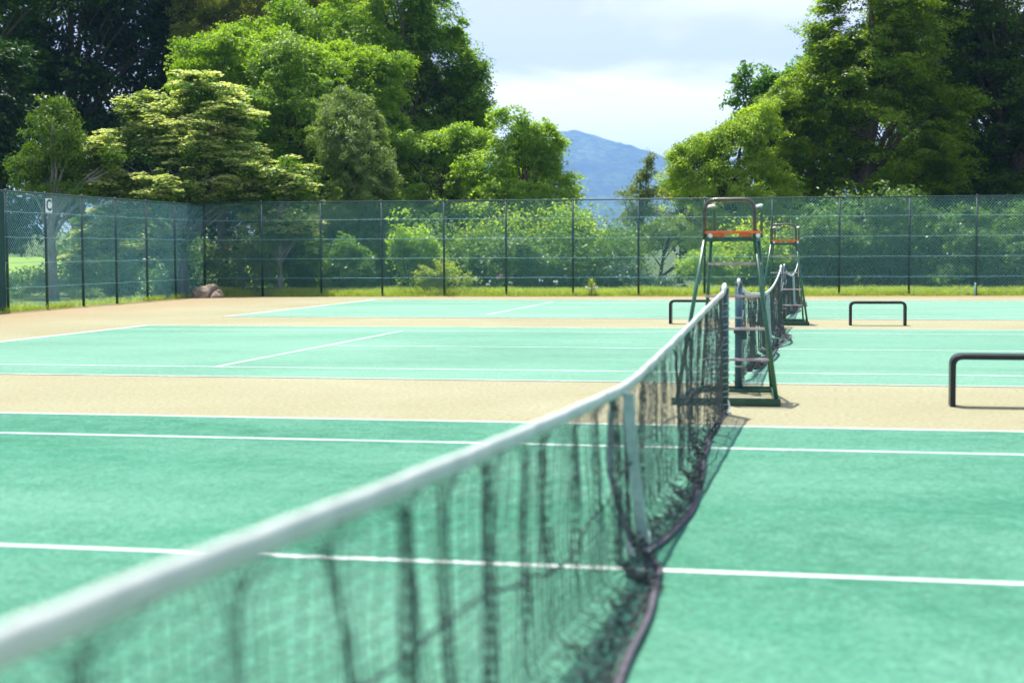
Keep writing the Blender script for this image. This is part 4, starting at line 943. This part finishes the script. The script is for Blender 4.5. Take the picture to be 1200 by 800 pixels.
nB = Vector((-dB.y, dB.x, 0))
P = np.array(FB0)[None] + s[:, None] * np.array(dB)[None] + off[:, None] * np.array(nB)[None]; P[:, 2] = -.03
patch = np.array([mnoise.noise(Vector((a * .8, b_ * 2, 0))) for a, b_ in zip(s, off)])
h = rng.uniform(.10, .30, m) * (1 + .5 * patch) * np.where(off < 0, .5, 1)
kp = (patch > -.35) | (off > .3)
blades('grass', P[kp], h[kp], M['grass'], 'sunlit yellow-green grass along the foot of the back fence', rng)
m = 15000; s = rng.random(m) * (FS1 - FS0).length; off = np.where(rng.random(m) < .3, rng.uniform(-.12, .0, m), rng.uniform(0, 1.2, m))
nS = Vector((-dS.y, dS.x, 0))
P = np.array(FS0)[None] + s[:, None] * np.array(dS)[None] + off[:, None] * np.array(nS)[None]; P[:, 2] = -.03
patch = np.array([mnoise.noise(Vector((a * .7, b_ * 2, 5))) for a, b_ in zip(s, off)])
kp = patch > .02
h = rng.uniform(.05, .22, m)
blades('grass', P[kp], h[kp], M['grass'], 'uneven tufts of grass along the foot of the side fence', rng)

# flowers and weeds
def weed(x, y, h, mat, label, heads, hs=.022):
    root = empty('flowering_weed', (x, y, -.03)); tag(root, label, 'wildflower', 'tall wildflowers behind the back fence')
    rr = random.Random(int(x * 100)); tips = []
    b = MB(); b.tube([(0, 0, 0), (.02, 0, h * .5), (.0, .01, h * .8)], [.006, .005, .004], 5)
    for i in range(heads):
        a = rr.uniform(0, 6.28); t = (rr.uniform(.03, .11) * math.cos(a), rr.uniform(.03, .1) * math.sin(a), h * rr.uniform(.72, 1.0)); tips.append(t)
        b.tube([(.0, .01, h * .6), tuple(Vector((0, .01, h * .6)).lerp(Vector(t), .6)), t], [.004, .003, .003], 5)
    b.build('stem', M['stem'], root)
    V, F, TI = [], [], []
    for i in range(14):
        a = rr.uniform(0, 6.28); z = rr.uniform(.05, h * .7); l = rr.uniform(.08, .16); c = Vector((.01, 0, z)); d = Vector((math.cos(a), math.sin(a), .5)) * l; w = Vector((-math.sin(a), math.cos(a), 0)) * l * .18
        q = len(V); V += [c, c + d * .5 + w, c + d, c + d * .5 - w]; F.append((q, q + 1, q + 2, q + 3)); TI.append(rr.random())
    mesh_np('foliage', [tuple(v) for v in V], F, LEAF['scrub'], root, tint=TI)
    for t in tips:
        b = MB(); n = 6
        for j in range(n):
            a = j * 6.283 / n; b.tube([t, (t[0] + hs * .7 * math.cos(a), t[1] + hs * .3 * math.sin(a) - .01, t[2] + hs * .7 * math.sin(a)), (t[0] + hs * 1.3 * math.cos(a), t[1] - .012, t[2] + hs * 1.3 * math.sin(a))], [hs * .25, hs * .42, hs * .15], 5)
        b.build('flower_head', mat, root)
weed(-10.35, 41.3, .62, M['petal'], 'leftmost white-flowered weed behind the back fence', 3, .035)
weed(-9.95, 41.3, .44, M['petal'], 'short white-flowered weed just left of the dusky pink flower', 3, .03)
weed(-9.55, 41.3, .72, M['pinkp'], 'tall weed with a dusky pink flower head behind the back fence', 2, .055)
weed(-9.2, 41.4, .45, M['petal'], 'white-flowered weed just right of the dusky pink flower', 2, .03)
weed(-8.25, 41.4, .50, M['petal'], 'white-flowered weed in the middle of the seventh fence bay', 3, .028)
weed(-7.75, 41.4, .50, M['petal'], 'white-flowered weed near the right end of the seventh fence bay', 4, .028)
weed(1.75, 41.6, .60, M['grass'], 'tall yellow weed behind the fence above the small black rail', 5, .04)

def rosette():
    root = empty('leafy_plant', (-6.22, 39.06, 0)); tag(root, 'leafy plant with pale broad leaves growing in front of the back fence', 'plant')
    b = MB(); b.tube([(0, 0, -.02), (.01, 0, .2), (0, 0, .46)], [.014, .012, .008], 6); b.build('stem', M['stem'], root)
    rr = random.Random(4); V, F, TI = [], [], []
    for i in range(34):
        a = i * 2.4; z = .12 + .36 * (i / 34); l = rr.uniform(.16, .26) * (1.1 - .35 * i / 34)
        up_ = .25 + .9 * i / 34
        c = Vector((0, 0, z)); d = Vector((math.cos(a), math.sin(a), up_)).normalized() * l; w = Vector((-math.sin(a), math.cos(a), 0)) * l * .17
        q = len(V); V += [c, c + d * .5 + w, c + d + Vector((0, 0, -.03)), c + d * .5 - w]; F.append((q, q + 1, q + 2, q + 3)); TI.append(rr.random())
    mesh_np('foliage', [tuple(v) for v in V], F, LEAF['yellow'], root, tint=TI)
    for i in range(6):
        a = i * 1.05 + .3; t = Vector((.17 * math.cos(a), .12 * math.sin(a), .24 + .04 * math.sin(i * 3)))
        b = MB(); b.tube([Vector((0, 0, .22)), t * .9 + Vector((0, 0, .02)), t * 1.15], [.005, .028, .008], 6); b.build('flower_head', M['petal'], root)
rosette()

# boulder: two rounded lobes with a dark cleft between them
def boulder(name, loc, sx, sy, sz, seed, mat, label, cleft=None):
    bm = bmesh.new(); bmesh.ops.create_icosphere(bm, subdivisions=5, radius=1)
    for v in bm.verts:
        c = v.co; n_ = mnoise.fractal(c * 1.6 + Vector((seed, 0, 0)), 1.0, 2.0, 5)
        f = 1 + .22 * n_
        if cleft is not None:
            f -= .30 * math.exp(-((c.x - cleft - .25 * c.z) / .07) ** 2) + (.16 if c.x > cleft + .25 * c.z else 0)
        v.co = Vector((c.x * sx * f, c.y * sy * f, max(c.z * sz * f, -.1)))
    me = bpy.data.meshes.new(name); bm.to_mesh(me); bm.free(); me.materials.append(mat)
    for p_ in me.polygons: p_.use_smooth = True
    o = link(bpy.data.objects.new(name, me)); o.location = loc; return tag(o, label, 'rock')
boulder('boulder', (-17.62, 36.75, -.02), .60, .42, .40, 3, M['rock'], 'pinkish brown boulder with a dark cleft in the corner of the fences', .28)
boulder('pale_stone', (-17.6, 38.55, .05), .10, .09, .14, 9, M['stone'], 'small pale blue-grey stone in the grass right of the boulder')
st = empty('marker_stake', (5.0, 39.6, 0)); tag(st, 'short pale stake beside the last fence post on the right', 'stake')
b = MB(); b.tube([(0, 0, -.05), (0, 0, .36)], .022, 10); b.build('stake_tube', M['rail'], st)
b = MB(); b.tube([(0, 0, .36), (0, 0, .385)], [.026, .018], 10); b.build('stake_cap', M['plate'], st)

# ------------------------------------------------------------------ haze, sky, sun
b = MB(); b.box((0, 0, 212), (15000, 15000, 454), 0)
hz = b.build('haze', bpy.data.materials.new('air_haze'), None); tag(hz, 'thin blue haze in the air', kind='stuff')
m = hz.data.materials[0]; m.use_nodes = True; nt = m.node_tree
for n_ in list(nt.nodes): nt.nodes.remove(n_)
out = nt.nodes.new('ShaderNodeOutputMaterial'); pv = nt.nodes.new('ShaderNodeVolumePrincipled')
pv.inputs['Color'].default_value = (.28, .56, 1.0, 1); pv.inputs['Density'].default_value = .00022; pv.inputs['Anisotropy'].default_value = 0.2
nt.links.new(pv.outputs[0], out.inputs['Volume'])

w = bpy.data.worlds.new('World'); S.world = w; w.use_nodes = True; nt = w.node_tree
bg = nt.nodes['Background']
sky = nt.nodes.new('ShaderNodeTexSky'); sky.sky_type = 'NISHITA'; sky.sun_disc = False
sky.sun_elevation = math.asin(SUN.z); sky.sun_rotation = math.atan2(SUN.x, SUN.y); sky.air_density = 1.0; sky.dust_density = 1.0
g = nt.nodes.new('ShaderNodeTexCoord'); sep = nt.nodes.new('ShaderNodeSeparateXYZ'); nt.links.new(g.outputs['Generated'], sep.inputs[0])
mp = nt.nodes.new('ShaderNodeMapping'); mp.inputs['Scale'].default_value = (1, 1, 2.6); nt.links.new(g.outputs['Generated'], mp.inputs['Vector'])
n1 = noise(nt, 3.2, 7, .55, vec=mp.outputs['Vector'], dist=.4)
n2 = noise(nt, 9.0, 6, .6, vec=mp.outputs['Vector'], dist=.5)
def math_(op, a, b_):
    q = nt.nodes.new('ShaderNodeMath'); q.operation = op
    for i, v in enumerate((a, b_)):
        if isinstance(v, (int, float)): q.inputs[i].default_value = v
        else: nt.links.new(v, q.inputs[i])
    return q.outputs[0]
# height above the horizon, made ragged: bright cloud low down, grey-lavender cloud base above
zz = math_('ADD', sep.outputs['Z'], math_('MULTIPLY', math_('SUBTRACT', n2, .5), .05))
k = nt.nodes.new('ShaderNodeMapRange'); k.clamp = True; k.interpolation_type = 'SMOOTHSTEP'
k.inputs['From Min'].default_value = .098; k.inputs['From Max'].default_value = .125; nt.links.new(zz, k.inputs['Value'])
CLW = (9.6, 9.0, 8.2); CLG = (4.9, 4.95, 6.7)
patch_ = ramp(nt, n1, [(.50, (0, 0, 0)), (.66, (1, 1, 1))])
upper = mix(nt, patch_, CLG, (7.4, 7.1, 6.9))
cl = mix(nt, k.outputs[0], CLW, upper)
# higher up the cloud breaks into blue sky
hi = nt.nodes.new('ShaderNodeMapRange'); hi.clamp = True; hi.inputs['From Min'].default_value = .28; hi.inputs['From Max'].default_value = .5; nt.links.new(sep.outputs['Z'], hi.inputs['Value'])
brk = math_('MULTIPLY', hi.outputs[0], ramp(nt, n1, [(.42, (1, 1, 1)), (.60, (0, 0, 0))]))
col = mix(nt, brk, cl, sky.outputs['Color'])
nt.links.new(col, bg.inputs['Color']); bg.inputs['Strength'].default_value = .10

sl = bpy.data.lights.new('sun', 'SUN'); sl.energy = 4.2; sl.angle = R(.53); sl.color = (1, .955, .88)
so = bpy.data.objects.new('sun', sl); COL.objects.link(so); so.rotation_euler = (-SUN).to_track_quat('-Z', 'Y').to_euler(); so.location = (0, 0, 30)

# ------------------------------------------------------------------ camera
cd = bpy.data.cameras.new('camera'); co = bpy.data.objects.new('camera', cd); COL.objects.link(co)
C0, r_, u_, f_, lens = CAM
rot = Matrix((r_, u_, [-a for a in f_])).transposed()
co.matrix_world = Matrix.Translation(C0) @ rot.to_4x4()
cd.lens = lens; cd.sensor_width = 36; cd.clip_start = .05; cd.clip_end = 24000
cd.dof.use_dof = True; cd.dof.focus_distance = 26.0; cd.dof.aperture_fstop = 1.9
S.camera = co

S.view_settings.view_transform = 'Standard'; S.view_settings.look = 'None'; S.view_settings.gamma = 1
S.view_settings.exposure = 1.1; S.view_settings.use_curve_mapping = False
S.render.engine = 'CYCLES'
c = S.cycles
c.use_denoising = True; c.max_bounces = 7; c.diffuse_bounces = 3; c.glossy_bounces = 2; c.transmission_bounces = 4
c.volume_bounces = 0; c.transparent_max_bounces = 8; c.use_adaptive_sampling = True; c.adaptive_threshold = .02
c.sample_clamp_indirect = 6
